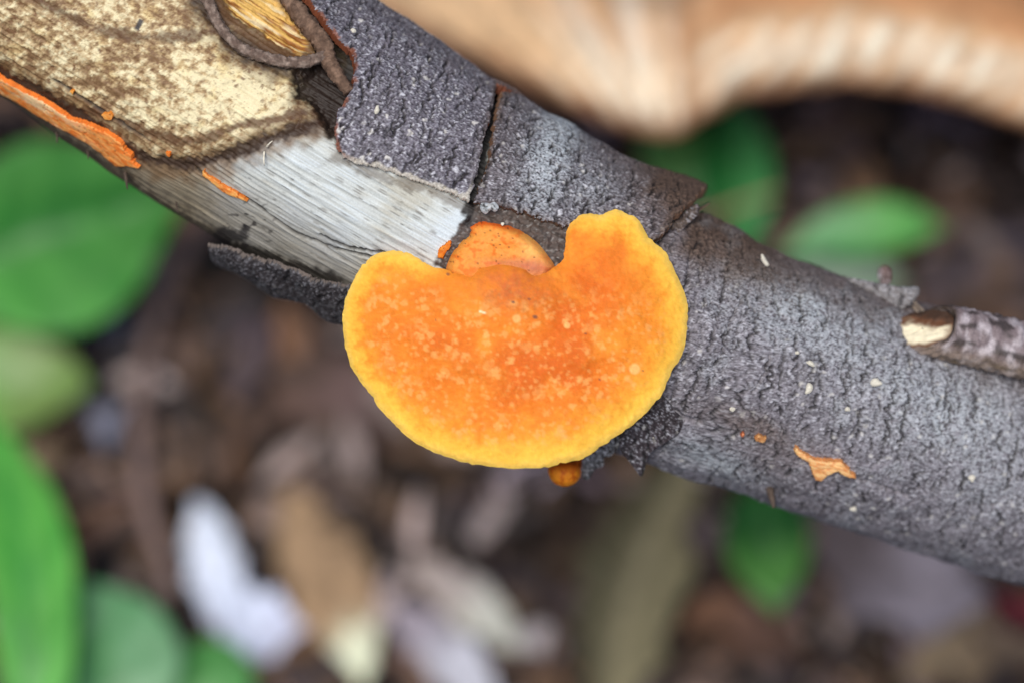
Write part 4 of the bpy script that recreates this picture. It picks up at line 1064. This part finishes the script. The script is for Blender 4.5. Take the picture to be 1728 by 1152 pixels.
    dead_leaf('pale lilac dead leaf peeping out under the orange cap', gpts([(770, 800), (840, 815), (900, 800), (960, 770)], 60), [22, 38, 42, 30], along((196, 176, 180), (204, 192, 212), .5), arch=0.15, wave=0.4, seed=19)
    dead_leaf('long olive brown leaf hanging down below the bark wedge', gpts([(1170, 760), (1115, 860), (1068, 980), (1040, 1090), (1020, 1240)], 260), [64, 84, 92, 84, 70], two_tone((128, 120, 90), (72, 68, 46), 0.2, .4), arch=0.25, wave=0.3, seed=20, veins=0.35, vein_col=lin(168, 158, 130))
    dead_leaf('broad grey lilac dead leaf under the stem', gpts([(1360, 850), (1450, 930), (1560, 985), (1680, 1010)], 160), [56, 92, 104, 80], along((92, 82, 86), (146, 138, 148), .5), arch=0.2, wave=1.2, seed=21, veins=0.5, vein_col=lin(96, 86, 84))
    dead_leaf('dark red dead leaf tucked against the underside of the stem', gpts([(1668, 1000), (1694, 1022), (1730, 1042), (1800, 1060)], 520), [18, 28, 34, 30], two_tone((120, 44, 52), (58, 16, 24), 0.0, .3), arch=0.3, wave=0.8, seed=22)
    dead_leaf('brown dead leaf on the soil near the dark red leaf', gpts([(1520, 1150), (1600, 1110), (1690, 1090), (1790, 1110)], 60), [40, 66, 70, 50], along((136, 118, 94), (116, 98, 82), .5), arch=0.2, wave=0.8, seed=23)
    dead_leaf('reddish brown dead leaf behind the orange cap edge', gpts([(400, 620), (500, 640), (590, 690), (660, 760)], 40), [40, 70, 80, 60], along((116, 92, 82), (122, 98, 94), .5), arch=0.1, wave=0.9, seed=24)
    dead_leaf('pinkish brown dead leaf under the arching dry leaf', gpts([(1280, 240), (1380, 215), (1470, 220), (1560, 250)], 60), [30, 44, 46, 36], along((136, 112, 112), (116, 96, 98), .5), arch=0.1, wave=0.6, seed=25)
    dead_leaf('dark plum coloured dead leaf beyond the twig', gpts([(1560, 480), (1640, 440), (1720, 430), (1800, 450)], 40), [40, 56, 60, 40], along((92, 82, 90), (84, 74, 82), .5), arch=0.1, wave=0.7, seed=26)
    dead_leaf('copper brown dead leaf low beside the olive leaf', gpts([(1130, 1120), (1200, 1060), (1290, 1070), (1370, 1110)], 50), [40, 60, 60, 40], along((128, 92, 70), (110, 82, 70), .5), arch=0.1, wave=0.7, seed=27)
    dead_leaf('tan curled scrap of leaf under the yellowish green leaf', gpts([(40, 730), (62, 780), (86, 830)], 90), [34, 40, 30], along((150, 130, 104), (130, 108, 86), .5), arch=0.3, seed=28)
    dead_leaf('copper scrap of leaf crossing behind the dry stalk', gpts([(140, 900), (200, 880), (270, 890)], 50), [26, 34, 26], along((140, 104, 84), (120, 88, 74), .5), arch=0.2, seed=29)
    stick('thin_twig', gpts([(1170, 375), (1230, 352), (1320, 322)], 500), [9, 8, 6], M_ROOT, ((190, 156, 124), (168, 134, 104)), 'thin tan twig crossing the upright green leaf', 'twig', n=20, bump=0.1, seed=9)

def build_litter():
    """uncountable broken leaves, crumbs and soil scraps on the ground"""
    pal = np.array([lin(*c) for c in ((128, 100, 78), (118, 90, 68), (112, 94, 86), (96, 78, 68), (128, 104, 88), (84, 72, 74), (140, 124, 118), (70, 56, 50), (104, 90, 98), (120, 88, 66), (58, 50, 52), (150, 136, 132), (90, 70, 60))])
    V, Q, C = [], [], []
    off = 0
    n, m = 7, 4
    qg = grid_quads(n, m)
    for k in range(7500):
        if k < 6000:
            x, y = rng.uniform(-0.17, 0.17), rng.uniform(-0.16, 0.24)
        else:
            x, y = rng.normal(0, 0.35), rng.normal(0.05, 0.35)
        L = rng.uniform(0.004, 0.015); Wd = L * rng.uniform(0.18, 0.45)
        a = rng.uniform(0, 6.283); tilt = rng.normal(0, 0.28); tilt2 = rng.normal(0, 0.3); bend = rng.normal(0, 0.5)
        t = np.linspace(-1, 1, n); v = np.linspace(-1, 1, m)
        T, W = np.meshgrid(t, v, indexing='ij')
        hw = Wd * np.clip(1 - np.abs(T) ** rng.uniform(1.6, 3.5), 0.05, 1)
        X = T * L; Y = W * hw + 0.25 * L * bend * T ** 2
        Z = bend * 0.35 * L * (1 - T ** 2) + rng.normal(0, .5) * hw * W ** 2 + X * math.tan(tilt) * 0.6 + Y * math.tan(tilt2)
        gx = x + X * math.cos(a) - Y * math.sin(a); gy = y + X * math.sin(a) + Y * math.cos(a)
        gz = Z - Z.min() * 0.6 + rng.uniform(-0.004, 0.014) * (1 if L < 0.011 else 0.4) + 0.006 * math.sin(x * 60) * math.cos(y * 55)
        V.append(np.stack([gx, gy, gz], -1).reshape(-1, 3)); Q.append(qg + off); off += n * m
        c = pal[rng.integers(len(pal))] * rng.choice([0.12, 0.25, 0.45, 0.75, 1.1, 1.7])
        C.append(np.tile(c, (n * m, 1)) * (1 + 0.2 * rng.normal(size=(n * m, 1))))
    obj('leaf_litter', make_mesh('leaf_litter', np.vstack(V), np.vstack(Q), np.vstack(C)), M_LITTER, None, 'broken brown and grey leaf litter covering the soil', 'litter', None, 'stuff')

build_ground()
branch = build_branch()
build_flakes(branch)
build_fibres(branch)
build_twig()
build_bracket()
build_crusts()
build_rootlets()
build_leaves()
build_litter()
